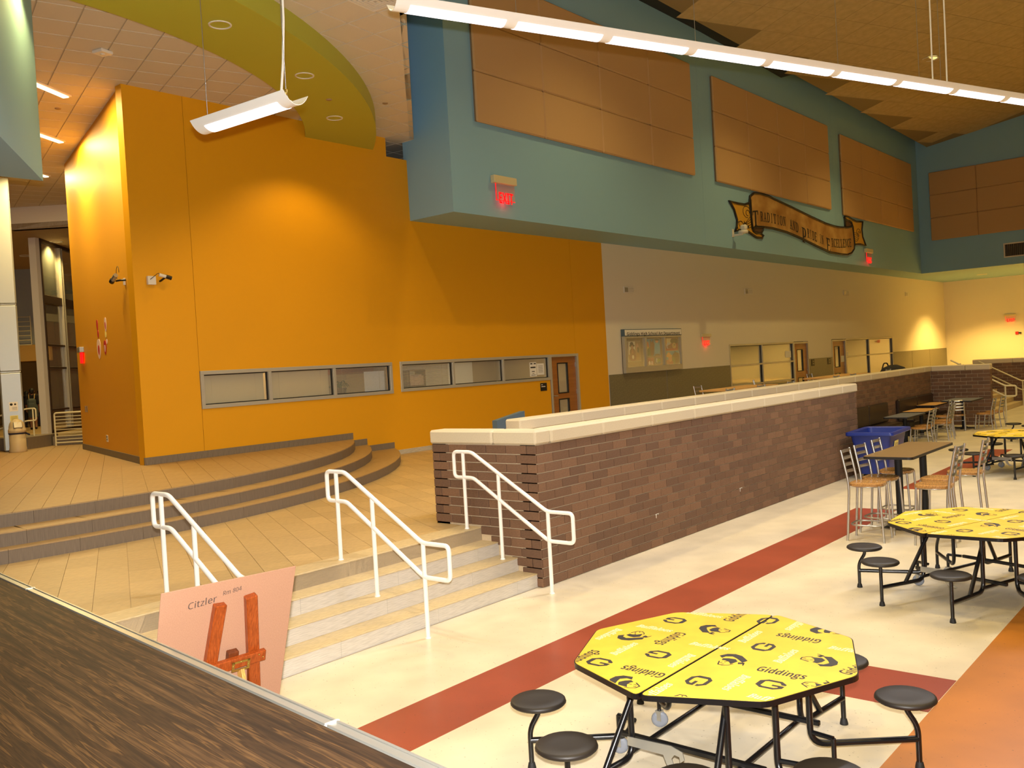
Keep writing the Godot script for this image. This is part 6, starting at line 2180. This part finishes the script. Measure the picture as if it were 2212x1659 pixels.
# ------------------------------------------------------------------ the lobby at far left
func lobby() -> void:
	var f0 := Vector2(-26.7, -10.4)
	var f1 := Vector2(-25.2, -11.65)
	var d := (f1 - f0).normalized()
	var n := Vector2(d.y, -d.x)
	if n.x > 0: n = -n
	# raised lobby floor and its edge
	var s := S()
	slab(s, PackedVector2Array([Vector2(-23.1, -9.0), Vector2(-23.65, -9.78), Vector2(-24.0, -10.1), Vector2(-24.6, -9.6), Vector2(-24.4, -8.2)]), 1.0, 1.36)
	one("lobby_ledge", s, M.base_brown, "low brown ledge at the edge of the platform, behind the trash can", "ledge", "", "structure")
	s = S()
	slab(s, PackedVector2Array([Vector2(-23.60, -9.80), Vector2(-21.2, -12.2), Vector2(-21.4, -12.4), Vector2(-23.8, -10.0)]), 1.0, 1.30)
	one("trim_3", s, M.base_brown, "low brown plinth behind the cream railing", "plinth", "", "structure")
	s = S()
	slab(s, PackedVector2Array([Vector2(-23.5, -9.2), Vector2(-21.0, -13.0), Vector2(-36.0, -26.0), Vector2(-48.0, -20.0), Vector2(-40.0, -6.0), Vector2(-24.0, -4.0)]), 0.8, 1.05)
	one("floor", s, M.tile_1, "lobby floor of warm tan tile beyond the ledge, where people stand", "floor", "", "structure")
	# white fascia and brown soffit over the lobby
	s = S()
	var a := f0 - d * 0.05
	slab(s, PackedVector2Array([a, f1 + d * 1.5, f1 + d * 1.5 + n * 0.2, a + n * 0.2]), 6.98, LOW_CEIL + 0.01)
	one("wall_lobby", s, M.white_wall, "white fascia strip above the lobby opening at far left", "wall", "", "structure")
	s = S()
	slab(s, PackedVector2Array([a, f1 + d * 1.5, f1 + d * 1.5 + Vector2(-14, -13), a + Vector2(-16, -6)]), 6.98, 7.15)
	one("ceiling", s, M.lobby_tan, "brown lobby soffit behind the white fascia", "ceiling", "", "structure")
	s = S()
	slab(s, PackedVector2Array([Vector2(-30.0, 8.0), Vector2(-26.75, -10.35), Vector2(-42.0, -16.0), Vector2(-48.0, -4.0)]), LOW_CEIL, LOW_CEIL + 0.15)
	one("ceiling", s, M.lobby_tan, "lobby ceiling out of view to the left", "ceiling", "", "structure")
	# glazed storefront running away behind the angled yellow face
	var o := Vector2(-27.80, -11.50)
	var g := Vector2(-0.728, -0.686)
	var t := thing("window_5", "tall bronze-framed lobby glazing between the column and the angled yellow face", "window", Vector3(o.x, 0, o.y), -atan2(g.y, g.x), "", "structure")
	var W := 2.9
	var yy := [1.20, 1.86, 3.12, 3.80, 5.05, 6.98]
	s = S()
	for y in [1.20, 6.88]: span(s, Vector3(0, y, -0.06), Vector3(W, y + 0.10, 0.06), 0.006)
	for x in [0.0, W - 0.08]: span(s, Vector3(x, 1.2, -0.06), Vector3(x + 0.08, 6.98, 0.06), 0.006)
	obj("frame", s, M.bronze, t)
	for q in [[1.86, 0.06], [3.12, 0.06], [3.80, 0.06], [5.08, 0.24]]:
		s = S()
		span(s, Vector3(0.08, q[0], -0.05), Vector3(W - 0.08, q[0] + q[1], 0.06), 0.006)
		obj("transom", s, M.bronze, t)
	for x in [1.42, 1.56]:
		s = S()
		span(s, Vector3(x, 1.3, -0.05), Vector3(x + 0.06, 6.88, 0.09), 0.006)
		obj("mullion", s, M.alu, t)
	for i in 5:
		for q in [[0.08, 1.42], [1.62, W - 0.08]]:
			s = S()
			span(s, Vector3(q[0], yy[i] + 0.06, -0.004), Vector3(q[1], yy[i + 1], 0.004))
			obj("pane", s, M.glass, t)
	# pale jamb of the glazing
	s = S()
	slab(s, PackedVector2Array([o + Vector2(0.10, 0.12), o + Vector2(-0.06, 0.25), o + Vector2(-0.02, 0.02), o + Vector2(0.02, -0.02)]), 1.05, 6.98)
	one("trim_4", s, M.white_plastic, "pale vertical jamb at the near edge of the lobby glazing", "jamb", "", "structure")
	# reddish wood doors seen through the glass
	t = thing("door_4", "tall reddish wood double doors with a pale frame behind the lobby glazing", "door", Vector3(-28.6, 0, -13.9), -atan2(g.y, g.x) + 0.15, "", "structure")
	s = S()
	span(s, Vector3(-0.3, 1.0, -0.08), Vector3(-0.02, 5.0, 0.04), 0.01)
	span(s, Vector3(-0.3, 4.75, -0.08), Vector3(5.0, 5.0, 0.04), 0.01)
	obj("door_frame", s, M.alu, t)
	for x in [0.0, 1.25, 2.5, 3.75]:
		s = S()
		span(s, Vector3(x + 0.01, 1.05, -0.05), Vector3(x + 1.2, 3.1, 0.0), 0.01)
		obj("wood_panel", s, M.brown_wood, t)
		s = S()
		span(s, Vector3(x + 0.01, 3.13, -0.05), Vector3(x + 1.2, 4.74, 0.0), 0.01)
		obj("wood_panel", s, M.brown_wood, t)
	s = S()
	span(s, Vector3(-36.0, 0.8, -28.0), Vector3(-20.0, 7.2, -27.8))
	slab(s, PackedVector2Array([Vector2(-46.0, -19.5), Vector2(-36.0, -27.8), Vector2(-36.2, -28.0), Vector2(-46.2, -19.7)]), 0.8, 7.2)
	slab(s, PackedVector2Array([Vector2(-46.0, -19.5), Vector2(-48.0, -4.0), Vector2(-48.3, -4.0), Vector2(-46.3, -19.5)]), 0.8, 7.6)
	slab(s, PackedVector2Array([Vector2(-48.0, -4.0), Vector2(-40.0, 8.2), Vector2(-40.3, 8.2), Vector2(-48.3, -4.0)]), 0.0, 7.7)
	slab(s, PackedVector2Array([Vector2(-21.0, -13.0), Vector2(-20.0, -27.8), Vector2(-19.8, -27.8), Vector2(-20.8, -13.0)]), 0.8, 7.2)
	one("wall_lobby", s, M.ochre, "warm tan lobby walls beyond the glazing and the column", "wall", "", "structure")
	# upper gallery edge with its railing grid
	t = thing("gallery", "upper gallery edge with a grey panel and cream railing grid, right of the column", "gallery", Vector3(-35.0, 0, -13.6), deg_to_rad(52.0), "", "structure")
	s = S()
	span(s, Vector3(-2.5, 3.6, -0.3), Vector3(1.0, 4.2, 0.0), 0.01)
	obj("slab_edge", s, M.ochre, t)
	s = S()
	span(s, Vector3(-1.2, 4.2, -0.25), Vector3(0.75, 7.0, -0.15), 0.01)
	obj("panel", s, M.galvanised, t)
	s = S()
	for i in 7: tube(s, [Vector3(-1.8, 4.2 + i * 0.17, 0.0), Vector3(0.4, 4.2 + i * 0.17, 0.0)], 0.018, 5)
	for i in 6: tube(s, [Vector3(-1.8 + i * 0.44, 4.2, 0.0), Vector3(-1.8 + i * 0.44, 5.25, 0.0)], 0.02, 5)
	obj("railing_grid", s, M.cream_metal, t)
	for d2 in [[Vector3(-28.2, 6.98, -12.2), "recessed light in the lobby soffit before the glazing", 14.0], [Vector3(-31.5, 6.98, -12.6), "recessed light in the lobby soffit, deeper in", 14.0], [Vector3(-31.0, 6.98, -16.5), "recessed light seen through the lobby glazing", 16.0], [Vector3(-36.0, 6.98, -16.0), "recessed light deep in the lobby over the people", 18.0]]:
		recessed_light(d2[0], 0.16, d2[2] * K_LOBBY, 65.0, Color(1.0, 0.84, 0.5), d2[1], "recessed lights of the lobby")

# bodies: tapered capsules joined smoothly and meshed as surface nets
func body_mesh(s: SurfaceTool, bones: Array, cell: float, grow: float, k: float) -> void:
	var lo := Vector3(1e9, 1e9, 1e9)
	var hi := -lo
	for b in bones:
		var r := maxf(b[2], b[3]) + grow + cell * 2.0
		for p in [b[0], b[1]]:
			lo = lo.min(p - Vector3(r, r, r))
			hi = hi.max(p + Vector3(r, r, r))
	var n := Vector3i(((hi - lo) / cell).ceil()) + Vector3i.ONE
	var f := PackedFloat32Array()
	f.resize(n.x * n.y * n.z)
	f.fill(1.0)
	for b in bones:
		var a: Vector3 = b[0]
		var c: Vector3 = b[1]
		var ra: float = b[2] + grow
		var rb: float = b[3] + grow
		var r := maxf(ra, rb) + k * 2.0 + cell
		var m0 := Vector3i(((a.min(c) - Vector3(r, r, r) - lo) / cell).floor()).clamp(Vector3i.ZERO, n - Vector3i.ONE)
		var m1 := Vector3i(((a.max(c) + Vector3(r, r, r) - lo) / cell).ceil()).clamp(Vector3i.ZERO, n - Vector3i.ONE)
		var ac := c - a
		var l2 := maxf(ac.length_squared(), 1e-9)
		for z in range(m0.z, m1.z + 1):
			for y in range(m0.y, m1.y + 1):
				for x in range(m0.x, m1.x + 1):
					var p := lo + Vector3(x, y, z) * cell
					var t := clampf((p - a).dot(ac) / l2, 0.0, 1.0)
					var d := p.distance_to(a + ac * t) - lerpf(ra, rb, t)
					var i := (z * n.y + y) * n.x + x
					var h := maxf(k - absf(f[i] - d), 0.0) / k
					f[i] = minf(f[i], d) - h * h * k * 0.25
	var vert := {}
	var at := func(x: int, y: int, z: int) -> int: return (z * n.y + y) * n.x + x
	for z in n.z - 1:
		for y in n.y - 1:
			for x in n.x - 1:
				var i: int = (z * n.y + y) * n.x + x
				var inside := 0
				for q in [0, 1, n.x, n.x + 1, n.x * n.y, n.x * n.y + 1, n.x * n.y + n.x, n.x * n.y + n.x + 1]:
					if f[i + q] < 0.0: inside += 1
				if inside == 0 or inside == 8: continue
				var sum := Vector3.ZERO
				var cnt := 0
				for e in [[0, 0, 0, 0], [0, 1, 0, 0], [0, 0, 1, 0], [0, 1, 1, 0], [0, 0, 0, 1], [0, 1, 0, 1], [0, 0, 1, 1], [0, 1, 1, 1], [0, 0, 0, 2], [0, 1, 0, 2], [0, 0, 1, 2], [0, 1, 1, 2]]:
					var ax: int = e[3]
					var p0 := Vector3.ZERO
					p0[(ax + 1) % 3] = e[1]
					p0[(ax + 2) % 3] = e[2]
					var p1 := p0
					p1[ax] = 1
					var fa := f[at.call(x + int(p0.x), y + int(p0.y), z + int(p0.z))]
					var fb := f[at.call(x + int(p1.x), y + int(p1.y), z + int(p1.z))]
					if (fa < 0.0) != (fb < 0.0):
						sum += p0.lerp(p1, fa / (fa - fb))
						cnt += 1
				vert[Vector3i(x, y, z)] = lo + (Vector3(x, y, z) + sum / cnt) * cell
	s.set_smooth_group(0)
	for v in vert:
		for ax in 3:
			var u := Vector3i.ZERO
			u[ax] = 1
			var c: Vector3i = v + u
			if c.x >= n.x or c.y >= n.y or c.z >= n.z: continue
			var fa := f[at.call(v.x, v.y, v.z)]
			var fb := f[at.call(c.x, c.y, c.z)]
			if (fa < 0.0) == (fb < 0.0): continue
			var p := Vector3i.ZERO
			var q := Vector3i.ZERO
			p[(ax + 1) % 3] = 1
			q[(ax + 2) % 3] = 1
			if not (vert.has(v - p) and vert.has(v - q) and vert.has(v - p - q)): continue
			if fa < 0.0: quad(s, vert[v], vert[v - p], vert[v - p - q], vert[v - q])
			else: quad(s, vert[v], vert[v - q], vert[v - p - q], vert[v - p])
	s.set_smooth_group(-1)

func person(label: String, at: Vector3, turn: float, tall: float, stride: float, shirt: Material, legs: Material, shorts: bool, long_hair: bool, cap: Material = null) -> void:
	# faces local -Z; built to a height of 1.0 and scaled by its joints
	var t := thing("person", label, "person", at, turn)
	var h := tall
	var V := func(x: float, y: float, z: float) -> Vector3: return Vector3(x, y, z) * h
	var hipL: Vector3 = V.call(-0.055, 0.52, 0.0)
	var hipR: Vector3 = V.call(0.055, 0.52, 0.0)
	var kneeL: Vector3 = V.call(-0.06, 0.285, -0.03 - stride * 0.4)
	var kneeR: Vector3 = V.call(0.06, 0.285, -0.02 + stride * 0.25)
	var ankL: Vector3 = V.call(-0.06, 0.045, -stride * 0.5)
	var ankR: Vector3 = V.call(0.06, 0.045 + stride * 0.12, stride * 0.7)
	var shL: Vector3 = V.call(-0.105, 0.805, 0.0)
	var shR: Vector3 = V.call(0.105, 0.805, 0.0)
	var elL: Vector3 = V.call(-0.135, 0.635, 0.02)
	var elR: Vector3 = V.call(0.135, 0.635, 0.02)
	var wrL: Vector3 = V.call(-0.13, 0.50, -0.05)
	var wrR: Vector3 = V.call(0.13, 0.50, -0.05)
	var leg_b := [[hipL, kneeL, 0.052 * h, 0.034 * h], [kneeL, ankL, 0.033 * h, 0.021 * h], [hipR, kneeR, 0.052 * h, 0.034 * h], [kneeR, ankR, 0.033 * h, 0.021 * h]]
	var trunk := [[V.call(-0.03, 0.55, 0), V.call(-0.03, 0.66, 0), 0.062 * h, 0.052 * h], [V.call(0.03, 0.55, 0), V.call(0.03, 0.66, 0), 0.062 * h, 0.052 * h], [V.call(-0.045, 0.66, 0), V.call(-0.055, 0.77, 0.005), 0.05 * h, 0.058 * h], [V.call(0.045, 0.66, 0), V.call(0.055, 0.77, 0.005), 0.05 * h, 0.058 * h], [shL, shR, 0.038 * h, 0.038 * h]]
	var arms := [[shL, elL, 0.034 * h, 0.026 * h], [shR, elR, 0.034 * h, 0.026 * h]]
	var fore := [[elL, wrL, 0.025 * h, 0.017 * h], [elR, wrR, 0.025 * h, 0.017 * h]]
	var neck := [[V.call(0, 0.80, 0.0), V.call(0, 0.88, -0.01), 0.036 * h, 0.032 * h]]
	var skull := [[V.call(0, 0.935, 0.008), V.call(0, 0.925, -0.02), 0.052 * h, 0.046 * h], [V.call(0, 0.885, -0.03), V.call(0, 0.90, -0.02), 0.030 * h, 0.036 * h], [V.call(0, 0.905, -0.066), V.call(0, 0.922, -0.060), 0.011 * h, 0.007 * h], [V.call(-0.052, 0.91, 0.0), V.call(-0.052, 0.93, 0.0), 0.010 * h, 0.011 * h], [V.call(0.052, 0.91, 0.0), V.call(0.052, 0.93, 0.0), 0.010 * h, 0.011 * h], [V.call(-0.014, 0.885, -0.062), V.call(0.014, 0.885, -0.062), 0.007 * h, 0.007 * h]]
	var feet := [[ankL, ankL + V.call(0, -0.022, 0.01), 0.022 * h, 0.022 * h], [ankR, ankR + V.call(0, -0.022, 0.01), 0.022 * h, 0.022 * h]]
	var s := S()
	body_mesh(s, leg_b + trunk + arms + fore + neck + feet, 0.016, 0.0, 0.03)
	body_mesh(s, skull + [[V.call(0, 0.86, -0.008), V.call(0, 0.90, -0.01), 0.033 * h, 0.034 * h]], 0.009, 0.0, 0.018)
	for sd in [-1.0, 1.0]:
		var w: Vector3 = wrL if sd < 0 else wrR
		var palm := [[w, w + V.call(0.004 * sd, -0.05, -0.012), 0.017 * h, 0.020 * h], [w + V.call(0.0, -0.03, -0.02), w + V.call(0.0, -0.05, -0.004), 0.014 * h, 0.014 * h]]
		for q in 4:
			var root: Vector3 = w + V.call(0.003 * sd, -0.055, -0.026 + q * 0.011)
			var l: float = [0.034, 0.042, 0.038, 0.028][q]
			palm.append([root, root + V.call(-0.004 * sd, -l * 0.55, -0.004), 0.0055 * h, 0.005 * h])
			palm.append([root + V.call(-0.004 * sd, -l * 0.55, -0.004), root + V.call(-0.014 * sd, -l, -0.006), 0.005 * h, 0.0042 * h])
		palm.append([w + V.call(0, -0.02, -0.02), w + V.call(-0.006 * sd, -0.055, -0.042), 0.0075 * h, 0.0055 * h])
		body_mesh(s, palm, 0.006, 0.0, 0.007)
	obj("body", s, M.skin, t)
	s = S()
	body_mesh(s, trunk + arms, 0.016, 0.012, 0.035)
	obj("shirt", s, shirt, t)
	s = S()
	var lower := [[V.call(-0.03, 0.60, 0), hipL, 0.06 * h, 0.058 * h], [V.call(0.03, 0.60, 0), hipR, 0.06 * h, 0.058 * h]]
	if shorts: lower += [[hipL, hipL.lerp(kneeL, 0.8), 0.056 * h, 0.048 * h], [hipR, hipR.lerp(kneeR, 0.8), 0.056 * h, 0.048 * h]]
	else: lower += leg_b
	body_mesh(s, lower, 0.016, 0.012, 0.03)
	obj("trousers", s, legs, t)
	s = S()
	for a in [ankL, ankR]: body_mesh(s, [[a + V.call(0, -0.02, 0.012), a + V.call(0, -0.027, -0.075), 0.024 * h, 0.018 * h], [a, a + V.call(0, -0.02, 0.01), 0.024 * h, 0.024 * h]], 0.012, 0.0, 0.02)
	obj("shoes", s, M.cloth_black, t)
	s = S()
	var hair := [[V.call(0, 0.945, 0.014), V.call(0, 0.945, -0.012), 0.056 * h, 0.05 * h], [V.call(0, 0.91, 0.025), V.call(0, 0.935, 0.02), 0.045 * h, 0.05 * h]]
	if long_hair: hair += [[V.call(0, 0.90, 0.03), V.call(0, 0.80, 0.052), 0.048 * h, 0.036 * h]]
	body_mesh(s, hair, 0.010, 0.0, 0.03)
	obj("hair", s, M.hair, t)
	if cap:
		s = S()
		lathe(s, [Vector2(0.064, 0.94), Vector2(0.063, 0.965), Vector2(0.05, 0.99), Vector2(0.02, 1.002), Vector2(0.0, 1.004)].map(func(p): return p * h), 18)
		span(s, Vector3(-0.05, 0.938, -0.14) * h, Vector3(0.05, 0.948, -0.03) * h, 0.004)
		obj("cap", s, cap, t)

func lobby_things() -> void:
	# metal clad column
	var t := thing("column", "big galvanised metal clad column with horizontal joints at the left edge", "column", Vector3(-23.05, 0, -8.72), deg_to_rad(69.0), "", "structure")
	var ys := [UP2, 2.95, 4.55, LOW_CEIL]
	for i in 3:
		var s := S()
		span(s, Vector3(-0.25, ys[i] + 0.008, -0.22), Vector3(0.21, ys[i + 1] - 0.008, 0.22), 0.03)
		obj("cladding", s, M.galvanised, t)
		if i:
			s = S()
			span(s, Vector3(-0.245, ys[i] - 0.012, -0.215), Vector3(0.205, ys[i] + 0.012, 0.215), 0.02)
			obj("joint_band", s, M.steel, t)
	for p in [[2.02, 2.24, 0.18, M.paper, "white flyer with two dark round pictures on the metal column"], [1.72, 1.92, 0.17, M.paper_yellow, "yellow notice of printed lines below the flyer on the metal column"]]:
		var f := thing("notice", p[4], "notice", t.position, t.rotation.y, "notices on the metal column")
		var s := S()
		span(s, Vector3(-0.09, p[0], 0.221), Vector3(-0.09 + p[2], p[1], 0.225))
		obj("sheet", s, p[3], f)
		s = S()
		if p[3] == M.paper:
			for q in [[-0.045, 0.03], [0.035, 0.022]]: lathe(s, [Vector2(0, 0.0), Vector2(q[1], 0.0), Vector2(0.0, 0.002)], 14, Vector3(q[0], 2.185, 0.225), Basis(Vector3.RIGHT, PI / 2))
			for i in 3: span(s, Vector3(-0.03, 2.06 + i * 0.025, 0.225), Vector3(0.07, 2.066 + i * 0.025, 0.226))
		else:
			for i in 5: span(s, Vector3(-0.065, 1.75 + i * 0.034, 0.225), Vector3(0.06, 1.757 + i * 0.034, 0.226))
		obj("print", s, M.sign_black, f)
	# trash can
	t = thing("trash_can", "round tan trash can with a domed push lid in front of the metal column", "trash can", Vector3(-22.50, UP2, -8.55), deg_to_rad(78.0))
	var s := S()
	lathe(s, [Vector2(0.0, 0.0), Vector2(0.185, 0.0), Vector2(0.19, 0.02), Vector2(0.182, 0.10), Vector2(0.178, 0.12), Vector2(0.175, 0.44), Vector2(0.0, 0.44)], 28)
	obj("drum", s, M.trash_tan, t)
	s = S()
	lathe(s, [Vector2(0.178, 0.45), Vector2(0.19, 0.46), Vector2(0.19, 0.53), Vector2(0.175, 0.545), Vector2(0.17, 0.60), Vector2(0.15, 0.68), Vector2(0.11, 0.735), Vector2(0.05, 0.765), Vector2(0.0, 0.77)], 28)
	obj("dome_lid", s, M.trash_tan, t)
	s = S()
	box(s, Vector3(0.0, 0.635, 0.148), Vector3(0.19, 0.15, 0.03), 0.012, Basis(Vector3.RIGHT, -0.35))
	obj("push_flap", s, M.zinc, t)
	s = S()
	lathe(s, [Vector2(0.179, 0.42), Vector2(0.186, 0.43), Vector2(0.186, 0.452), Vector2(0.178, 0.456)], 28)
	box(s, Vector3(0.21, 0.41, 0.02), Vector3(0.12, 0.04, 0.05), 0.015, Basis(Vector3(0, 0, 1), -0.5))
	obj("bag_liner", s, M.cloth_navy, t)
	# cream railings
	t = thing("railing", "cream horizontal-bar railing beside the angled yellow face", "railing", Vector3(-23.43, UP2, -9.80), 0.0)
	var dd := Vector3(1.35, 0, -1.30).normalized()
	s = S()
	tube(s, bent([Vector3(0, 0.0, 0), Vector3(0, 0.82, 0), dd * 2.0 + Vector3(0, 0.82, 0)], 0.06, 5), 0.022, 8)
	obj("top_rail", s, M.cream_metal, t)
	for i in 9:
		s = S()
		tube(s, [Vector3(0, 0.07 + i * 0.082, 0), dd * 2.0 + Vector3(0, 0.07 + i * 0.082, 0)], 0.011 if i else 0.02, 6)
		obj("bar", s, M.cream_metal, t)
	t = thing("handrail", "cream sloping handrail on the lobby ledge right of the metal column", "handrail", Vector3(-23.75, 1.36, -9.45))
	s = S()
	tube(s, bent([Vector3(-0.9, 0.45, 0.9), Vector3(-0.12, 0.68, 0.12), Vector3(0.03, 0.68, -0.03), Vector3(0.03, 0.38, -0.03), Vector3(-0.12, 0.38, 0.12), Vector3(-0.9, 0.12, 0.9)], 0.05, 4), 0.02, 8)
	obj("rail", s, M.cream_metal, t)
	s = S()
	tube(s, [Vector3(-0.02, -0.02, 0.02), Vector3(-0.02, 0.68, 0.02)], 0.02, 8)
	obj("post", s, M.cream_metal, t)
	t = thing("handrail", "white looped handrail end peeking left of the metal column", "handrail", Vector3(-22.9, UP2, -8.25))
	s = S()
	tube(s, bent([Vector3(-0.3, 0.62, -0.12), Vector3(-0.02, 0.60, 0.10), Vector3(-0.02, 0.28, 0.10), Vector3(-0.3, 0.30, -0.12)], 0.06, 4), 0.02, 8)
	obj("rail", s, M.white_paint, t)
	s = S()
	tube(s, [Vector3(-0.16, 0.0, 0.0), Vector3(-0.16, 0.60, 0.0)], 0.018, 8)
	obj("post", s, M.white_paint, t)
	# people in the lobby, backs turned
	var away := deg_to_rad(60.0)
	person("person in a dark shirt and shorts walking away, carrying a sage backpack", Vector3(-35.9, 1.05, -14.25), away, 1.56, 0.10, M.cloth_black, M.cloth_sage, true, false)
	person("person in navy clothes standing at right of the group, seen from behind", Vector3(-38.9, 1.05, -15.75), away + 0.2, 1.50, 0.04, M.cloth_navy, M.cloth_navy, false, false)
	person("person in black at left of the group, half hidden by the metal column", Vector3(-38.8, 1.05, -15.2), away - 0.2, 1.48, 0.02, M.cloth_black, M.cloth_black, false, true)
	person("person in a tan cap and dark jacket cut by the left edge of the photo", Vector3(-36.9, 1.05, -13.25), away + 2.0, 1.30, 0.03, M.cloth_black, M.cloth_navy, false, false, M.cap_tan)
	t = thing("backpack", "sage green backpack on the back of the person in shorts", "backpack", Vector3(-35.9, 1.05, -14.25), away)
	s = S()
	box(s, Vector3(0, 0.98, 0.19), Vector3(0.30, 0.40, 0.16), 0.07)
	obj("pack", s, M.cloth_sage, t)
	s = S()
	box(s, Vector3(0, 0.90, 0.285), Vector3(0.22, 0.20, 0.06), 0.025)
	obj("pocket", s, M.cloth_sage, t)
	s = S()
	for x in [-0.09, 0.09]: tube(s, bent([Vector3(x, 1.16, 0.13), Vector3(x * 1.1, 1.33, 0.06), Vector3(x * 1.1, 1.33, -0.06), Vector3(x * 1.15, 1.1, -0.11), Vector3(x * 1.2, 0.9, 0.05)], 0.05, 3), 0.016, 6)
	obj("strap", s, M.cap_tan, t)
